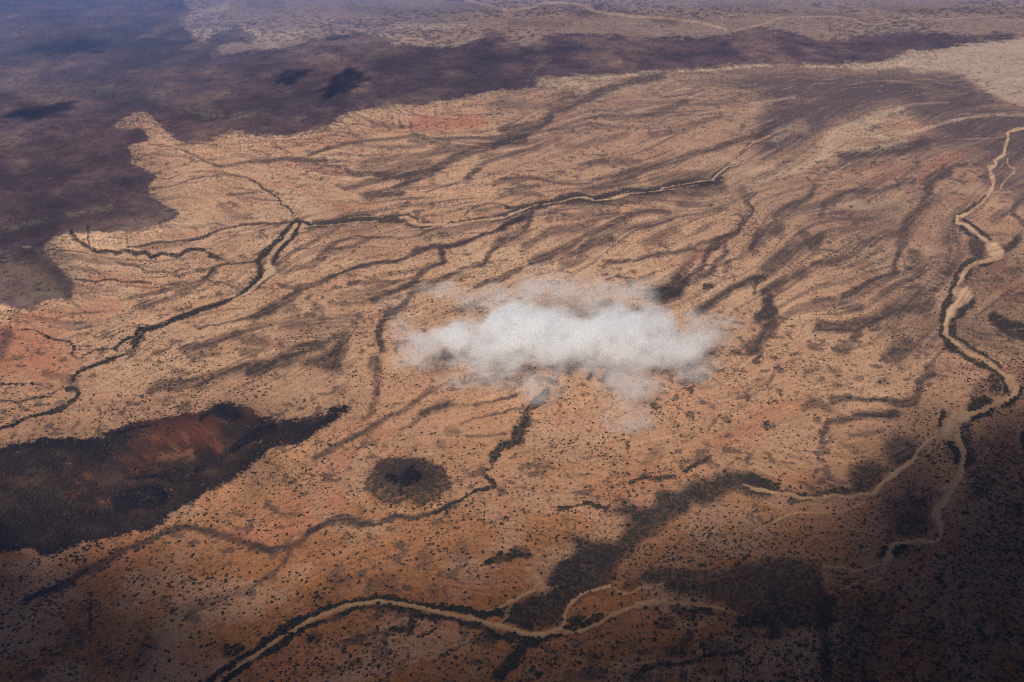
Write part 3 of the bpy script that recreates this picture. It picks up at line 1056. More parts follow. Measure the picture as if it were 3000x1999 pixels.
Lb = blur(Lm, 22); Lbb = blur(Lm, 50)
cx, cy = 733 + 1345 * K0, 977 + 1255 * K0
rr = np.sqrt(((U - cx) / (350 * K0)) ** 2 + ((V - cy) / (215 * K0)) ** 2)
big = fbm(X0 / 900, Y0 / 900, 4, 21)
Hgt = 26 * (big - .5) + 7 * (fbm(X0 / 120, Y0 / 120, 3, 22) - .5)
Hgt = Hgt + 26 * Vb * (.6 + .8 * fbm(X0 / 1500, Y0 / 1500, 3, 23)) + 30 * Vbb
Hgt = Hgt + 46 * Lb * (.5 + fbm(X0 / 160, Y0 / 160, 3, 24)) + 22 * Lbb
Hgt = Hgt + 38 * np.clip(1 - rr, 0, 1) ** 1.2 * (.85 + .3 * fbm(X0 / 30, Y0 / 30, 3, 25))
Bm = MK['B']
Hgt = Hgt + 9 * blur(Bm, 4) + 7 * Bm * (fbm(X0 / 7, Y0 / 7, 2, 26) - .3)
Rm = MK['R']
Hgt = Hgt - 3.5 * blur(Rm, 3) - 2.0 * blur(MK['S'], 5)
Hgt = Hgt + .5 * (WX2 + WY2) + .35 * L2
# gullies on the scarp, cut down the slope
gy, gx = np.gradient(Vbb)
gm = np.hypot(gx, gy) + 1e-5
du_, dv_ = -gx / gm, -gy / gm
sv_DU, sv_DV = DU, DV
DU, DV = du_.astype(np.float32), dv_.astype(np.float32)
LG = lic(fbm(X0 / 12, Y0 / 12, 2, 31), 7, 8)
DU, DV = sv_DU, sv_DV
Hgt = Hgt + edge * LG * 2.0
Hgt = Hgt.astype(np.float64)

# ------------------------------------------------------------------ soil and vegetation colours (linear albedo)


def c3(r, g, b):
    return np.array([r, g, b], np.float32)


def mixc(base, col, m):
    m = np.clip(m, 0, 1)[..., None]
    return base * (1 - m) + col * m


n_big = fbm(X0 / 700, Y0 / 700, 4, 41)
n_mid = fbm(X0 / 150, Y0 / 150, 4, 42)
n_sml = fbm(X0 / 9, Y0 / 9, 3, 43)
n_tin = vnoise(X0 / 3.1, Y0 / 3.1, 5, 9)
# near soil deeper orange, with bottom shade darkened into its colour; middle plain pale tan
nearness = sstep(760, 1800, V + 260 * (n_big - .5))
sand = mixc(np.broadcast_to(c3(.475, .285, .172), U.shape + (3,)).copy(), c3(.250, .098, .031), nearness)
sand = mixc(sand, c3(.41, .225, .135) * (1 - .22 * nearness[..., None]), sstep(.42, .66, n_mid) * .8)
sand = mixc(sand, c3(.50, .32, .20), sstep(.5, .7, n_big) * .6 * (1 - nearness))
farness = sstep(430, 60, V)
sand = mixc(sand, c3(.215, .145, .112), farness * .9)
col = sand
grass = c3(.115, .070, .048)
plain = sstep(60, 300, V)
# streaks of dry grass following the drainage
stk = sstep(.15, 1.5, L1 + .45 * L2) * (.25 + .75 * sstep(.3, .62, fbm(X0 / 420, Y0 / 420, 3, 44)))
lowcut = 1 - .72 * sstep(850, 1250, V)
col = mixc(col, grass * 1.25, stk * .72 * plain * lowcut * (1 - np.clip(MK['P'] * 1.2, 0, 1)))
col = mixc(col, c3(.30, .15, .085), sstep(.3, 1.6, -L1 + .5 * L2) * .35 * plain)
col = mixc(col, c3(.35, .125, .07), MK['O'] * .8)
col = mixc(col, c3(.47, .34, .235), MK['P'] * (.62 + .5 * (n_sml - .5)) * (1 - .4 * nearness) * (1 - .3 * plain) + 0)
# upper right veneer of dark stones
Wm = MK['W'] * np.clip(1.0 + .30 * L1 * (1.4 - MK['W']) + .5 * (n_mid - .5) - .0, 0, 1)
col = mixc(col, c3(.078, .052, .049), Wm * .95)
col = mixc(col, c3(.38, .275, .20), MK['A'])
col = mixc(col, c3(.46, .315, .215), MK['P'] * (MK['W'] > .1) * .8)
# traced channels and dark patches
jit = (.78 + .5 * (fbm(X0 / 22, Y0 / 22, 3, 45) - .3) + .22 * L2 * .5)
col = mixc(col, c3(.052, .034, .026), MK['S'] * jit * 1.12)
col = mixc(col, c3(.022, .017, .013), MK['G'] * (1.0 + .9 * (n_sml - .45)) * (1 + .6 * (n_mid - .42)))
# lava plateau and ridge
lavac = mixc(np.broadcast_to(c3(.078, .045, .044), U.shape + (3,)).copy(), c3(.046, .028, .031), sstep(.40, .6, fbm(X0 / 500, Y0 / 500, 4, 46)))
lavac = mixc(lavac, c3(.17, .105, .08), sstep(.52, .75, fbm(X0 / 420, Y0 / 700, 4, 47)) * .7)
lavac = lavac * (1 + 1.1 * (fbm(X0 / 190, Y0 / 190, 4, 66)[..., None] - .5)) * (1 + .7 * (fbm(X0 / 60, Y0 / 60, 4, 58)[..., None] - .5)) 
lavac = mixc(lavac, c3(.020, .013, .014), sstep(.62, .74, fbm(X0 / 30, Y0 / 30, 3, 59)) * .6)
col = mixc(col, lavac, Vm)
col = mixc(col, c3(.15, .125, .085), Vm * MK['P'] * sstep(.42, .58, fbm(X0 / 26, Y0 / 26, 3, 60)) * 1.6)
col = mixc(col, c3(.16, .13, .10), Vm * np.clip(Vbb * -2.2 + 1.9, 0, 1) * sstep(400, 640, V) * sstep(.42, .62, fbm(X0 / 45, Y0 / 45, 4, 48)) * .55)
fr = blur(MK['V'], 24)
fring = sstep(-.03, .05, fr * .75 - fbm(X0 / 13, Y0 / 13, 3, 63) + .06) * (1 - Vm) * sstep(0, 250, V)
col = mixc(col, c3(.085, .068, .056), fring * .8)
# scarp gullies
col = mixc(col, c3(.075, .065, .055), edge * sstep(.35, 1.2, LG) * .85)
col = mixc(col, c3(.43, .35, .28), edge * sstep(.2, 1.4, -LG) * .25)
ridgec = mixc(np.broadcast_to(c3(.020, .012, .009), U.shape + (3,)).copy(), c3(.055, .030, .018), sstep(.5, .66, fbm(X0 / 60, Y0 / 60, 4, 49)) * .6)
ridgec = mixc(ridgec, c3(.012, .009, .008), sstep(.95, .55, Lb + .25 * (n_mid - .5)))
col = mixc(col, ridgec, Lm)
col = mixc(col, c3(.115, .038, .018), MK['O'] * Lm * sstep(.34, .6, n_mid + .5 * (n_sml - .5)) * 1.1)
col = mixc(col, c3(.19, .080, .042), MK['P'] * Lm * sstep(.35, .6, n_mid) * 2.4)
col = mixc(col, c3(.042, .028, .020), Cm * (.90 + .25 * sstep(.1, .6, 1 - rr)) + Cm * (n_sml - .5) * 1.1)
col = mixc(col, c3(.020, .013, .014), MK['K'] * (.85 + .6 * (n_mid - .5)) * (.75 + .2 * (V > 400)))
col = mixc(col, c3(.007, .006, .006), np.clip(Bm * 2.2, 0, 1) * sstep(.16, .30, fbm(X0 / 8, Y0 / 8, 2, 50)))
col = mixc(col, c3(.024, .021, .016), MK['D'] * sstep(.12, .32, fbm(X0 / 10, Y0 / 10, 3, 51)) * .97 * (1 - Rm * .6))
# dry river sand
rc = mixc(np.broadcast_to(c3(.46, .30, .19), U.shape + (3,)).copy(), c3(.30, .175, .095), sstep(.35, .75, L2 * .22 + n_mid) * .9)
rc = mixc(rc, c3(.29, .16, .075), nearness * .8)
col = mixc(col, rc, Rm)
# far plain scrub speckle
spk = sstep(.50, .60, fbm(X0 / 38, Y0 / 38, 3, 52)) * farness * (1 - Vm) * (1 - MK['A'] * .8) * (1 - Rm)
spk = spk * (.35 + .65 * sstep(.38, .6, fbm(X0 / 900, Y0 / 500, 3, 53)))
col = mixc(col, c3(.05, .038, .038), spk * .8)
# braided threads: contours of the smoothed flow
iso = (1 - sstep(.05, .16, np.abs(L1 - .55 + .25 * (n_mid - .5)))) * sstep(.45, .6, fbm(X0 / 200, Y0 / 200, 3, 64))
col = mixc(col, c3(.070, .048, .036), iso * .42 * plain * lowcut * (1 - Rm) * (1 - Vm) * (1 - Lm) * (1 - Cm))
# fine dark runnels and thread-like pale washes
thr = sstep(1.15, 2.1, L2 + .35 * L1) * plain * (1 - Rm) * (1 - Vm) * (1 - Lm) * (1 - Cm)
col = mixc(col, c3(.080, .052, .038), thr * .34 * lowcut)
thp = sstep(1.3, 2.3, -L2) * plain * (1 - Vm) * (1 - Lm) * (1 - Cm)
col = mixc(col, c3(.50, .35, .24), thp * .25 * lowcut * (1 - nearness))
patch = sstep(.60, .70, fbm(X0 / 34, Y0 / 34, 4, 56)) * sstep(.42, .60, fbm(X0 / 300, Y0 / 300, 3, 57)) * plain * (1 - Rm) * (1 - Vm) * (1 - Lm)
col = mixc(col, c3(.055, .040, .030), patch * .7)
# grit and small scrub
col = col * (1 + .30 * (n_sml[..., None] - .5) + .22 * (n_tin[..., None] - .5))
dots = sstep(.60, .70, fbm(X0 / 6.5, Y0 / 6.5, 2, 54)) * (1 - Rm) * (.3 + .7 * sstep(.35, .6, fbm(X0 / 110, Y0 / 110, 3, 55)))
col = mixc(col, c3(.040, .028, .018), dots * .6 * (1 - farness) * (1 - Vm * .5))
col = np.clip(col, .004, .8)

# ------------------------------------------------------------------ materials


def new_mat(name, col, rough=.95):
    m = bpy.data.materials.new(name); m.use_nodes = True
    b = m.node_tree.nodes['Principled BSDF']
    b.inputs['Base Color'].default_value = (*col, 1); b.inputs['Roughness'].default_value = rough
    b.inputs['Specular IOR Level'].default_value = .15
    return m, m.node_tree, b


def ground_mat(name, grit=.35):
    m, t, b = new_mat(name, (.3, .2, .15))
    N = t.nodes; L = t.links
    a = N.new('ShaderNodeVertexColor'); a.layer_name = 'soil'
    tc = N.new('ShaderNodeNewGeometry')
    n1 = N.new('ShaderNodeTexNoise'); n1.inputs['Scale'].default_value = .28; n1.inputs['Detail'].default_value = 4
    L.new(tc.outputs['Position'], n1.inputs['Vector'])
    mr = N.new('ShaderNodeMapRange'); mr.inputs[1].default_value = .3; mr.inputs[2].default_value = .7
    mr.inputs[3].default_value = 1 - grit; mr.inputs[4].default_value = 1 + grit
    L.new(n1.outputs['Fac'], mr.inputs[0])
    vm = N.new('ShaderNodeVectorMath'); vm.operation = 'SCALE'
    L.new(a.outputs['Color'], vm.inputs[0]); L.new(mr.outputs[0], vm.inputs['Scale'])
    L.new(vm.outputs[0], b.inputs['Base Color'])
    bp = N.new('ShaderNodeBump'); bp.inputs['Strength'].default_value = .5; bp.inputs['Distance'].default_value = 1.2
    L.new(n1.outputs['Fac'], bp.inputs['Height']); L.new(bp.outputs[0], b.inputs['Normal'])
    return m


# ------------------------------------------------------------------ terrain meshes: one vertex grid, split by landform
Xg, Yg = at(U, V, Hgt)
PTS = np.stack([Xg, Yg, Hgt], -1).reshape(-1, 3).astype(np.float32)
jj, ii = np.meshgrid(np.arange(NV - 1), np.arange(NU - 1), indexing='ij')
q0 = (jj * NU + ii)
QUADS = np.stack([q0 + NU, q0 + NU + 1, q0 + 1, q0], -1).reshape(-1, 4)


def facemean(a):
    return ((a[:-1, :-1] + a[1:, :-1] + a[:-1, 1:] + a[1:, 1:]) / 4).reshape(-1)


cls = np.zeros(len(QUADS), np.int8)
cls[facemean(Vm) > .5] = 1
cls[facemean(Lm) > .5] = 2
cls[facemean(Cm) > .5] = 3
cls[(facemean(Rm) > .45) & (facemean(V) > 0)] = 4
RGBA = np.concatenate([col.reshape(-1, 3), np.ones((NU * NV, 1), np.float32)], 1).astype(np.float32)


def mesh_np(name, pts, faces, k, mat, cols=None, smooth=True):
    me = bpy.data.meshes.new(name)
    me.vertices.add(len(pts)); me.vertices.foreach_set('co', np.ascontiguousarray(pts, np.float32).ravel())
    me.loops.add(len(faces) * k); me.loops.foreach_set('vertex_index', np.ascontiguousarray(faces, np.int32).ravel())
    me.polygons.add(len(faces)); me.polygons.foreach_set('loop_start', np.arange(0, len(faces) * k, k, dtype=np.int32))
    me.polygons.foreach_set('use_smooth', np.full(len(faces), smooth))
    me.materials.append(mat)
    if cols is not None:
        at_ = me.color_attributes.new('soil', 'FLOAT_COLOR', 'POINT')
        at_.data.foreach_set('color', np.ascontiguousarray(cols, np.float32).ravel())
    me.update(); me.validate()
    o = bpy.data.objects.new(name, me); COL.objects.link(o)
    return o


def tag(o, label=None, cat=None, group=None, kind=None):
    if label: o['label'] = label
    if cat: o['category'] = cat
    if group: o['group'] = group
    if kind: o['kind'] = kind
    return o


for k, name, lab in ((0, 'ground', 'tan and orange desert plain streaked by dark drainage lines'),
                     (1, 'lava_plateau', 'dark purple brown lava plateau filling the upper left and the far band'),
                     (2, 'hill', 'long dark lava ridge with rusty patches at the left edge'),
                     (3, 'cinder_cone', 'low round dark hill with a black rocky crest on the open plain'),
                     (4, 'dry_riverbed', 'pale sandy beds of the dry rivers winding across the plain')):
    F = QUADS[cls == k]
    used = np.zeros(NU * NV, bool); used[F.ravel()] = True
    idx = np.cumsum(used) - 1
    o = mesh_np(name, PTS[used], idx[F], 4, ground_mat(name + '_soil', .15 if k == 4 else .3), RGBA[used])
    tag(o, lab, 'riverbed' if k == 4 else ('ground' if k == 0 else 'hill'), kind='structure')

# ------------------------------------------------------------------ scrub and trees
_t = (1 + 5 ** .5) / 2
ICO_V = np.array([(-1, _t, 0), (1, _t, 0), (-1, -_t, 0), (1, -_t, 0), (0, -1, _t), (0, 1, _t), (0, -1, -_t), (0, 1, -_t), (_t, 0, -1), (_t, 0, 1), (-_t, 0, -1), (-_t, 0, 1)]) / math.hypot(1, _t)
ICO_F = np.array([(0, 11, 5), (0, 5, 1), (0, 1, 7), (0, 7, 10), (0, 10, 11), (1, 5, 9), (5, 11, 4), (11, 10, 2), (10, 7, 6), (7, 1, 8), (3, 9, 4), (3, 4, 2), (3, 2, 6), (3, 6, 8), (3, 8, 9), (4, 9, 5), (2, 4, 11), (6, 2, 10), (8, 6, 7), (9, 8, 1)])


def bush_proto(n, seed):
    """n uneven leafy clumps over a common base, radius about 1"""
    r = np.random.default_rng(seed); Vs = []; Fs = []; o = 0
    for k in range(n):
        a = r.uniform(0, 2 * math.pi); d = r.uniform(.15, .62) if n > 1 else 0
        s = r.uniform(.38, .62) if n > 1 else .95
        th = r.uniform(0, 6.28); c, sn = math.cos(th), math.sin(th)
        v = ICO_V @ np.array([(c, sn, 0), (-sn, c, 0), (0, 0, 1)])
        v = v * (1 + r.uniform(-.28, .28, (12, 1))) * s * np.array([1, 1, .72])
        v = v + (d * math.cos(a), d * math.sin(a), r.uniform(.35, .75) if n > 1 else .45)
        Vs.append(v); Fs.append(ICO_F + o); o += 12
    return np.vstack(Vs), np.vstack(Fs)


def leaf_mat(name, c1, c2):
    m, t, b = new_mat(name, c1, .9)
    N = t.nodes; L = t.links
    g = N.new('ShaderNodeNewGeometry')
    n1 = N.new('ShaderNodeTexNoise'); n1.inputs['Scale'].default_value = .22; n1.inputs['Detail'].default_value = 3
    L.new(g.outputs['Position'], n1.inputs['Vector'])
    cr = N.new('ShaderNodeValToRGB'); cr.color_ramp.elements[0].position = .35; cr.color_ramp.elements[1].position = .68
    cr.color_ramp.elements[0].color = (*c1, 1); cr.color_ramp.elements[1].color = (*c2, 1)
    L.new(n1.outputs['Fac'], cr.inputs[0]); L.new(cr.outputs[0], b.inputs['Base Color'])
    return m


M_LEAF = leaf_mat('scrub_foliage', (.020, .016, .010), (.045, .032, .019))
M_TREE = leaf_mat('acacia_foliage', (.013, .015, .008), (.032, .031, .016))
M_BARK, _, _ = new_mat('bark', (.10, .07, .05))


def gpos(fu, fv):
    """terrain point at fractional grid place (col, row)"""
    i0 = fu.astype(int); j0 = fv.astype(int); a = (fu - i0)[:, None]; b = (fv - j0)[:, None]
    P = PTS.reshape(NV, NU, 3)
    return (P[j0, i0] * (1 - a) + P[j0, i0 + 1] * a) * (1 - b) + (P[j0 + 1, i0] * (1 - a) + P[j0 + 1, i0 + 1] * a) * b


area = (PXM ** 2) / np.clip(H_CAM / np.sqrt(X0 ** 2 + Y0 ** 2 + H_CAM ** 2), .02, 1) * STEP ** 2   # m2 of ground per cell
inside = (U > -120) & (U < 3120) & (V > 500) & (V < 2090)
clump = sstep(.38, .62, fbm(X0 / 110, Y0 / 110, 3, 61)) * sstep(.25, .6, fbm(X0 / 420, Y0 / 420, 3, 62))
fade = .45 * sstep(480, 820, V) + .55 * sstep(800, 1200, V)
clear = (1 - np.clip(Rm * 1.6, 0, 1))
dens_s = (.0007 + .0009 * sstep(1000, 1500, V) + .0060 * clump * clump + .0009 * sstep(.5, .7, n_mid) + .0060 * MK['G'] + .0018 * MK['S'] + .005 * MK['K'] * sstep(1300, 1500, V)) * fade * clear * (1 - .8 * MK['P'] * (V < 1500)) * (1 - .2 * Lm) * (1 - .7 * Vm) + Cm * .004
dens_s = dens_s * (1 - np.clip(Bm * 2, 0, 1))
dens_t = (MK['D'] ** 2 * .011 * (1 + .9 * sstep(1100, 1500, V)) + .00010 * clump * sstep(1300, 1900, V) + MK['G'] * .0030 * sstep(1100, 1500, V)) * clear * (.4 + .6 * sstep(450, 700, V))


def scatter(d, n_max):
    p = (d * area * inside)[:-1, :-1].ravel().astype(np.float64)
    n = int(min(n_max, p.sum()))
    print('scatter expected', p.sum(), 'placed', n)
    c = np.cumsum(p); pick = np.searchsorted(c, rng.random(n) * c[-1])
    fj = pick // (NU - 1) + rng.random(n) * .999; fi = pick % (NU - 1) + rng.random(n) * .999
    return gpos(fi, fj), fi, fj


def mass(name, P, R, protos, mat, zs=1.0, sink=.1):
    Vs, Fs, o = [], [], 0
    which = rng.integers(0, len(protos), len(P))
    for k, (pv, pf) in enumerate(protos):
        q = which == k
        n = int(q.sum())
        th = rng.uniform(0, 2 * math.pi, n); c, s = np.cos(th)[:, None], np.sin(th)[:, None]
        r = R[q][:, None]; e = rng.uniform(.75, 1.3, (n, 1))
        vx = (pv[None, :, 0] * c - pv[None, :, 1] * s) * r * e
        vy = (pv[None, :, 0] * s + pv[None, :, 1] * c) * r / e
        vz = pv[None, :, 2] * r * zs - sink * r
        v = np.stack([vx, vy, vz], -1) + P[q][:, None, :]
        Vs.append(v.reshape(-1, 3))
        Fs.append((pf[None] + (np.arange(n) * len(pv))[:, None, None] + o).reshape(-1, 3)); o += n * len(pv)
    return mesh_np(name, np.vstack(Vs), np.vstack(Fs), 3, mat, smooth=False)


PS, _, js = scatter(dens_s, N_SCRUB)
RS = np.exp(rng.normal(math.log(1.9), .52, len(PS))).clip(.8, 5.5)
PT, it_, jt = scatter(dens_t, N_TREE)
RT = np.exp(rng.normal(math.log(4.6), .30, len(PT))).clip(2.2, 8.5)
RT *= .55 + .45 * sstep(600, 1300, V1[jt.astype(int)])
# bigger lone bushes in the near half
RS *= 1 + .25 * sstep(1150, 1850, V1[js.astype(int)])
tall = rng.random(len(PS)) < .07 * sstep(1200, 1800, V1[js.astype(int)])
RS[tall] *= 1.5
RS = np.minimum(RS, 5.5)

# the 300 that show largest stand as things of their own
fu_t = U1[it_.astype(int)]; fv_t = V1[jt.astype(int)]
depth = np.sqrt((PT ** 2)[:, 0] + PT[:, 1] ** 2 + (PT[:, 2] - H_CAM) ** 2)
score = RT / depth * ((fu_t > 10) & (fu_t < 2990) & (fv_t < 1990))
order = np.argsort(-score)[:300]
rest = np.ones(len(PT), bool); rest[order] = False

tag(mass('desert_scrub', PS, RS, [bush_proto(1, s) for s in range(1, 7)], M_LEAF, zs=.8),
    'countless small dark shrubs dotted over the orange and tan plain', 'scrub', kind='stuff')
tag(mass('riverine_woodland', PT[rest], RT[rest], [bush_proto(3, s) for s in range(20, 26)], M_TREE),
    'dark green thickets of small trees lining the dry river channels', 'woodland', kind='stuff')


def tree_mesh(seed):
    """flat-topped thorn tree: forked tapering trunk under an uneven crown with gaps, radius 1"""
    r = np.random.default_rng(seed)
    Vs, Fs, mi, o = [], [], [], 0
    for k in range(34):
        a = r.uniform(0, 6.28); d = math.sqrt(r.uniform(0, 1)) * .82
        s = r.uniform(.13, .27)
        v = ICO_V * (1 + r.uniform(-.35, .35, (12, 1))) * s * np.array([1, 1, .62])
        v = v + (d * math.cos(a) * (1 + .2 * math.sin(3 * a)), d * math.sin(a), .62 + .30 * math.sqrt(max(0, 1 - d * d)) * r.uniform(.3, 1))
        Vs.append(v); Fs.append(ICO_F + o); mi += [0] * 20; o += 12
    for (x, y, z, rad) in [(0, 0, .62, .07), (.34, .1, .72, .035), (-.28, .2, .7, .035), (.05, -.33, .7, .035)]:
        b0 = (0, 0, -.12) if z < .65 else (0, 0, .25)
        ring = []
        for (p, rr_) in ((b0, rad * 1.3), ((x, y, z), rad * .6)):
            for q in range(6):
                ring.append((p[0] + rr_ * math.cos(q * 1.047), p[1] + rr_ * math.sin(q * 1.047), p[2]))
        Vs.append(np.array(ring))
        f = []
        for q in range(6):
            n2 = (q + 1) % 6
            f += [(q, n2, 6 + n2), (q, 6 + n2, 6 + q)]
        Fs.append(np.array(f) + o); mi += [1] * 12; o += 12
    me_o = mesh_np('thorn_tree', np.vstack(Vs), np.vstack(Fs), 3, M_TREE, smooth=False)
    me = me_o.data; me.materials.append(M_BARK)
    me.polygons.foreach_set('material_index', np.array(mi, np.int32))
    bpy.data.objects.remove(me_o)
    return me


TREE_ME = [tree_mesh(100 + k) for k in range(6)]


def where(u, v):
    if u < 1500 and v > 1720 and v - (2150 - .42 * u) > -600:
        pass
    return None


# name the stand each tree belongs to by the traced line it stands on
names = []
for k in order:
    u, v = fu_t[k], fv_t[k]
    if u < 900:
        names.append(('dark thorn tree in the stands beside the lower left reach of the dry river', 'thorn trees by the lower left river reach'))
    elif u < 1533:
        names.append(('dark thorn tree in the stands along the lower middle bend of the dry river', 'thorn trees along the lower middle river bend'))
    elif u < 2000:
        names.append(('dark thorn tree in the thicket round the lower river fork', 'thorn trees round the lower river fork'))
    else:
        names.append(('dark thorn tree near the river on the shaded right side', 'thorn trees on the shaded right side'))
for n_, k in enumerate(order):
    o = bpy.data.objects.new('thorn_tree', TREE_ME[n_ % 6])
    COL.objects.link(o)
    o.location = PT[k] - np.array([0, 0, .1]); s = RT[k]
    o.scale = (s, s * random.uniform(.85, 1.15), s * random.uniform(.8, 1.0)); o.rotation_euler = (0, 0, random.uniform(0, 6.28))
    tag(o, names[n_][0], 'tree', names[n_][1])

# ------------------------------------------------------------------ thorn-fence homesteads
M_THORN = leaf_mat('thorn_branches', (.05, .038, .028), (.11, .08, .055))
M_ROOF = leaf_mat('thatch', (.16, .12, .085), (.24, .18, .13))


def gat(u, v):
    i = np.array([np.interp(u, U1, np.arange(NU))]); j = np.array([np.interp(v, V1, np.arange(NV))])
    return gpos(i, j)[0]


def boma(tl, x, y, rx, ry, label, inner=0, thick=.9):
    ox, oy, k = tile(tl)
    u, v = x * k + ox, y * k + oy
    c = gat(u, v)
    R = float(np.interp(u + rx * k, U1, U1) - u) * np.linalg.norm(c - (0, 0, H_CAM)) / FPX
    root = bpy.data.objects.new('thorn_enclosure', None); root.location = c; COL.objects.link(root)
    tag(root, label, 'enclosure', 'thorn fence enclosures on the plain')
    Vs, Fs, o = [], [], 0

    def ringfence(cx_, cy_, r_, t_):
        nonlocal o
        n = 64
        for q in range(n):
            if q in (3, 4):
                continue                      # the gate gap
            a = q / n * 2 * math.pi
            rr_ = r_ * (1 + .05 * math.sin(3 * a + x) + .03 * math.sin(7 * a))
            px, py = cx_ + rr_ * math.cos(a), cy_ + rr_ * math.sin(a)
            g = gat_xy(c[0] + px, c[1] + py)
            v_ = ICO_V * (1 + rng.uniform(-.3, .3, (12, 1))) * (r_ * math.pi / n * 1.15, r_ * math.pi / n * 1.15, t_ * 1.1)
            ca, sa = math.cos(a), math.sin(a)
            v_ = v_ * np.array([1, 1, 1]); v_[:, 0] = np.clip(v_[:, 0], -t_, t_)
            vx = v_[:, 0] * ca - v_[:, 1] * sa; vy = v_[:, 0] * sa + v_[:, 1] * ca
            Vs.append(np.stack([vx + px, vy + py, v_[:, 2] + g - c[2] + .4], 1)); Fs.append(ICO_F + o); o += 12
    ringfence(0, 0, R, thick)
    f = mesh_np('thorn_fence', np.vstack(Vs), np.vstack(Fs), 3, M_THORN, smooth=False); f.parent = root
    for q in range(inner):
        Vs, Fs, o = [], [], 0
        a = q * 2.1 + x; d = R * .22
        ringfence(d * math.cos(a), d * math.sin(a), R * .17, thick * .7)
        f = mesh_np('inner_pen', np.vstack(Vs), np.vstack(Fs), 3, M_THORN, smooth=False); f.parent = root
    return root


def gat_xy(x, y):
    # height of the terrain under a world point: project at the local height, read the grid
    z = 0.0
    for _ in range(3):
        dy = y; dz = z - H_CAM
        fwd = dy * CP - dz * SP; upc = dy * SP + dz * CP
        u = 1500 + FPX * x / fwd; v = 999.5 - FPX * upc / fwd
        z = float(gat(u, v)[2])
    return z


boma('31', 862, 550, 70, 45, 'small round thorn fence enclosure with ring pens inside, topmost left of the homesteads', 3, .6)
boma('31', 800, 680, 138, 88, 'largest round thorn fence enclosure, over a dark trampled patch', 2, .7)
boma('31', 1140, 715, 120, 80, 'grey thorn fence enclosure just above the crest of the river bend', 3, .6)
boma('31', 1500, 492, 76, 58, 'thorn fence enclosure round dark bushes on the bare slope', 1, .6)
boma('31', 1575, 770, 56, 42, 'small pale thorn fence enclosure among scattered bushes right of the bend', 2, .6)
boma('31', 1325, 1405, 38, 28, 'tiny thorn fence enclosure below the river on the orange ground', 0, .7)

# ------------------------------------------------------------------ the small cloud over the plain
Z_CL = 190.0
LOBES = [  # picture x, y (overview points), half width, half height, amount
    (1010, 778, 70, 30, 1), (1110, 775, 85, 44, 1.1), (1195, 748, 80, 46, 1.6), (1300, 775, 110, 52, 1.3), (1400, 770, 100, 50, 1.1),
    (1480, 742, 70, 38, .9), (1575, 785, 75, 34, .7), (1250, 815, 115, 36, .8), (1500, 812, 100, 36, .8), (1110, 835, 90, 34, .6),
    (1030, 672, 70, 24, .27), (905, 698, 34, 14, .20), (1230, 615, 22, 11, .20), (1240, 670, 70, 44, .24), (1360, 685, 120, 44, .22),
    (1130, 690, 70, 34, .20), (1460, 680, 50, 30, .27), (1640, 742, 70, 30, .25), (1100, 872, 100, 26, .27), (1240, 885, 60, 36, .29),
    (1440, 880, 70, 44, .29), (1440, 962, 60, 32, .29), (1600, 850, 80, 30, .27), (1370, 850, 130, 30, .22), (960, 820, 50, 40, .20), (930, 760, 40, 34, .17)]
cl_v = []
for (px, py, hw, hh, am) in LOBES:
    u, v = px * 1.275, py * 1.275
    z = Z_CL + (770 - py) * .35
    x, y = at(u, v, z)
    dist = math.sqrt(x * x + y * y + (z - H_CAM) ** 2)
    rx = hw * 1.275 * dist / FPX; rh = hh * 1.275 * dist / FPX
    cl_v.append((float(x), float(y), z, rx * 1.35, rh * 1.75, rh * 1.15, am))
cc = np.array(cl_v)
lo = (cc[:, :3] - cc[:, 3:6]).min(0) - 20; hi = (cc[:, :3] + cc[:, 3:6]).max(0) + 20
cen = (lo + hi) / 2; half = (hi - lo) / 2
import bmesh
bm = bmesh.new()
bmesh.ops.create_icosphere(bm, subdivisions=3, radius=1.0)
for vv in bm.verts:
    p = vv.co
    m_ = max(abs(p.x), abs(p.y), abs(p.z)) ** .55
    vv.co = (p.x / m_ * half[0] * 1.12, p.y / m_ * half[1] * 1.12, p.z / m_ * half[2] * 1.12)
me = bpy.data.meshes.new('cloud'); bm.to_mesh(me); bm.free()
cloud = bpy.data.objects.new('cloud', me); cloud.location = cen; COL.objects.link(cloud)
tag(cloud, 'small ragged white cloud floating over the middle of the plain', 'cloud')
m = bpy.data.materials.new('cloud_vapour'); m.use_nodes = True
t = m.node_tree; N = t.nodes; L = t.links
N.remove(N['Principled BSDF'])
out = N['Material Output']
pv = N.new('ShaderNodeVolumePrincipled')
pv.inputs['Color'].default_value = (.93, .945, .97, 1); pv.inputs['Anisotropy'].default_value = .0
L.new(pv.outputs[0], out.inputs['Volume'])
geo = N.new('ShaderNodeNewGeometry')
nz = N.new('ShaderNodeTexNoise'); nz.inputs['Scale'].default_value = .0075; nz.inputs['Detail'].default_value = 4; nz.inputs['Roughness'].default_value = .62
L.new(geo.outputs['Position'], nz.inputs['Vector'])
sub = N.new('ShaderNodeVectorMath'); sub.operation = 'SUBTRACT'; sub.inputs[1].default_value = (.5, .5, .5)
L.new(nz.outputs['Color'], sub.inputs[0])
scl = N.new('ShaderNodeVectorMath'); scl.operation = 'SCALE'; scl.inputs['Scale'].default_value = 170
L.new(sub.outputs[0], scl.inputs[0])
pos = N.new('ShaderNodeVectorMath'); pos.operation = 'ADD'
L.new(geo.outputs['Position'], pos.inputs[0]); L.new(scl.outputs[0], pos.inputs[1])
prev = None
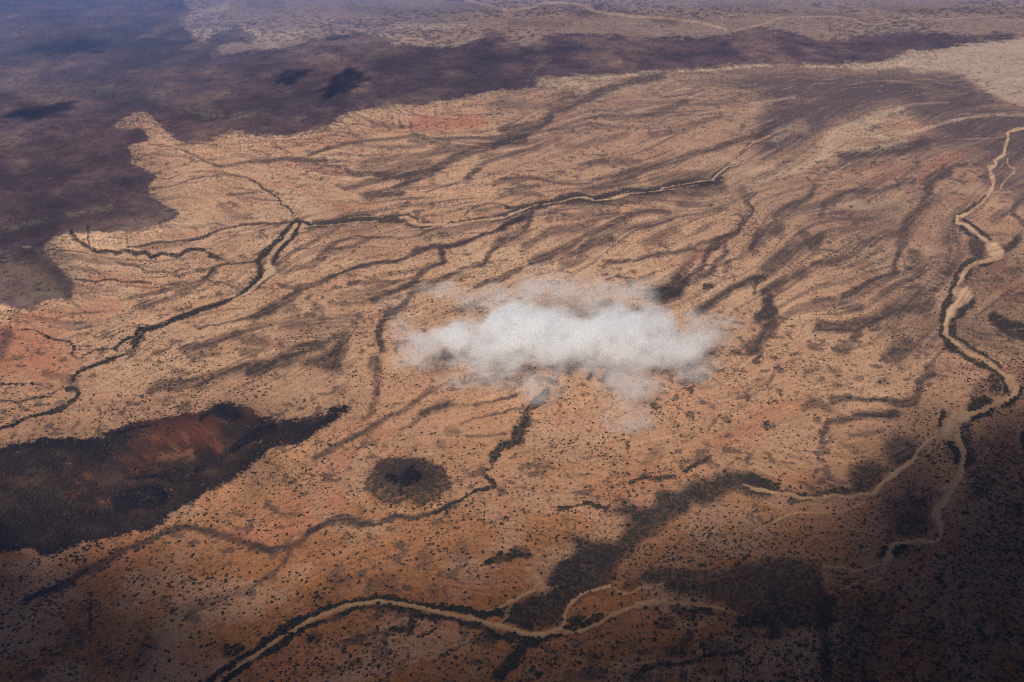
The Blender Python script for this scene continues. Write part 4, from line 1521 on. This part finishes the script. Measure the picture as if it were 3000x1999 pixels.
for (x, y, z, rx, ry, rz, am) in cl_v:
    a = N.new('ShaderNodeVectorMath'); a.operation = 'MULTIPLY_ADD'
    a.inputs[1].default_value = (1 / rx, 1 / ry, 1 / rz); a.inputs[2].default_value = (-x / rx, -y / ry, -z / rz)
    L.new(pos.outputs[0], a.inputs[0])
    d = N.new('ShaderNodeVectorMath'); d.operation = 'DOT_PRODUCT'
    L.new(a.outputs[0], d.inputs[0]); L.new(a.outputs[0], d.inputs[1])
    r = N.new('ShaderNodeMapRange'); r.interpolation_type = 'SMOOTHSTEP'
    r.inputs[1].default_value = 1; r.inputs[2].default_value = 0; r.inputs[3].default_value = 0; r.inputs[4].default_value = am
    L.new(d.outputs['Value'], r.inputs[0])
    if prev is None:
        prev = r.outputs[0]
    else:
        s_ = N.new('ShaderNodeMath'); s_.operation = 'MAXIMUM' if am < .5 else 'ADD'
        L.new(prev, s_.inputs[0]); L.new(r.outputs[0], s_.inputs[1]); prev = s_.outputs[0]
n2 = N.new('ShaderNodeTexNoise'); n2.inputs['Scale'].default_value = .0105; n2.inputs['Detail'].default_value = 4; n2.inputs['Roughness'].default_value = .6
L.new(geo.outputs['Position'], n2.inputs['Vector'])
mr = N.new('ShaderNodeMapRange'); mr.inputs[1].default_value = .36; mr.inputs[2].default_value = .62; mr.inputs[3].default_value = .06; mr.inputs[4].default_value = 1.7
L.new(n2.outputs['Fac'], mr.inputs[0])
mu = N.new('ShaderNodeMath'); mu.operation = 'MULTIPLY'; L.new(prev, mu.inputs[0]); L.new(mr.outputs[0], mu.inputs[1])
m2 = N.new('ShaderNodeMath'); m2.operation = 'MULTIPLY'; m2.inputs[1].default_value = CLOUD_D; L.new(mu.outputs[0], m2.inputs[0])
L.new(m2.outputs[0], pv.inputs['Density'])
me.materials.append(m)

# ------------------------------------------------------------------ unseen clouds: broad ones added to darken the near edges, small ones throw plateau spots
CM = bpy.data.materials.new('unseen_cloud_vapour'); CM.use_nodes = True
t = CM.node_tree; t.nodes.remove(t.nodes['Principled BSDF'])
pv2 = t.nodes.new('ShaderNodeVolumePrincipled'); pv2.inputs['Color'].default_value = (.75, .78, .82, 1)
pv2.inputs['Density'].default_value = .012; pv2.inputs['Anisotropy'].default_value = .3
t.links.new(pv2.outputs[0], t.nodes['Material Output'].inputs['Volume'])


def unseen_cloud(u, v, rx, ry, thick, rot=0, z=3200.0, sub_=5, seed=0, lump=.35, label='', k=1.0, freq=2.2):
    """a lens of even vapour, placed so that its shadow falls round picture point (u, v) of the ground"""
    gx_, gy_ = at(u * 1.275, v * 1.275)
    tt = z / SUN_DIR[2]
    loc = np.array([float(gx_), float(gy_), 0]) + SUN_DIR * tt
    bm = bmesh.new(); bmesh.ops.create_icosphere(bm, subdivisions=sub_, radius=1.0)
    P = np.array([vv.co[:] for vv in bm.verts])
    d = np.hypot(P[:, 0], P[:, 1])
    n1 = fbm(P[:, 0] * freq + seed * 9 + 50, P[:, 1] * freq + 50, 5, 70 + seed)
    n2_ = fbm(P[:, 0] * freq + seed * 5 + 90, P[:, 1] * freq + 20, 4, 80 + seed)
    rad = 1 + lump * (n2_ - .5) * 2
    thk = np.sign(P[:, 2]) * np.abs(P[:, 2]) ** k * (1 + lump * 1.6 * (n1 - .5) * 2)
    for i_, vv in enumerate(bm.verts):
        vv.co = (P[i_, 0] * rad[i_] * rx, P[i_, 1] * rad[i_] * ry, thk[i_] * thick)
    me = bpy.data.meshes.new('unseen_cloud'); bm.to_mesh(me); bm.free(); me.materials.append(CM)
    o = bpy.data.objects.new('unseen_cloud', me); o.location = loc; o.rotation_euler = (0, 0, rot); COL.objects.link(o)
    tag(o, label, 'cloud')
    return o


for a in UNSEEN_CLOUDS:
    unseen_cloud(**a)

# ------------------------------------------------------------------ thicker blue air over the far left of the plateau
for q_, (c_, r_, d_, lab_) in enumerate(MIST['banks']):
    MM = bpy.data.materials.new('mist_air'); MM.use_nodes = True
    t = MM.node_tree; t.nodes.remove(t.nodes['Principled BSDF'])
    p = t.nodes.new('ShaderNodeVolumePrincipled'); p.inputs['Color'].default_value = (.36, .52, 1.0, 1)
    p.inputs['Density'].default_value = d_
    t.links.new(p.outputs[0], t.nodes['Material Output'].inputs['Volume'])
    bm = bmesh.new(); bmesh.ops.create_icosphere(bm, subdivisions=5, radius=1.0)
    for vv in bm.verts:
        q = vv.co
        vv.co = (q.x * r_[0], q.y * r_[1], math.copysign(abs(q.z) ** 5, q.z) * r_[2])
    me = bpy.data.meshes.new('mist'); bm.to_mesh(me); bm.free(); me.materials.append(MM)
    mo = bpy.data.objects.new('mist', me); mo.location = c_; COL.objects.link(mo)
    tag(mo, lab_, None, kind='stuff')

# ------------------------------------------------------------------ haze
hz = bpy.data.meshes.new('haze')
B = 60000.0
zt = float(max(PTS[:, 2].max() + 5, H_CAM + 40)); zb = float(PTS[:, 2].min() - 1.0)
vs = [(x, y, z) for z in (zb, zt) for x, y in ((-B, -B), (B, -B), (B, B), (-B, B))]
hz.from_pydata(vs, [], [(3, 2, 1, 0), (4, 5, 6, 7), (0, 1, 5, 4), (1, 2, 6, 5), (2, 3, 7, 6), (3, 0, 4, 7)])
m = bpy.data.materials.new('haze_air'); m.use_nodes = True
t = m.node_tree; t.nodes.remove(t.nodes['Principled BSDF'])
p = t.nodes.new('ShaderNodeVolumePrincipled')
p.inputs['Color'].default_value = HAZE_COL
p.inputs['Density'].default_value = HAZE_D; p.inputs['Anisotropy'].default_value = HAZE_G
t.links.new(p.outputs[0], t.nodes['Material Output'].inputs['Volume'])
hz.materials.append(m)
ho = bpy.data.objects.new('haze', hz); COL.objects.link(ho)
ho['kind'] = 'stuff'; ho['label'] = 'thin blue haze filling the air over the desert'
print('verts', len(PTS), 'scrub', len(PS), 'trees', len(PT))
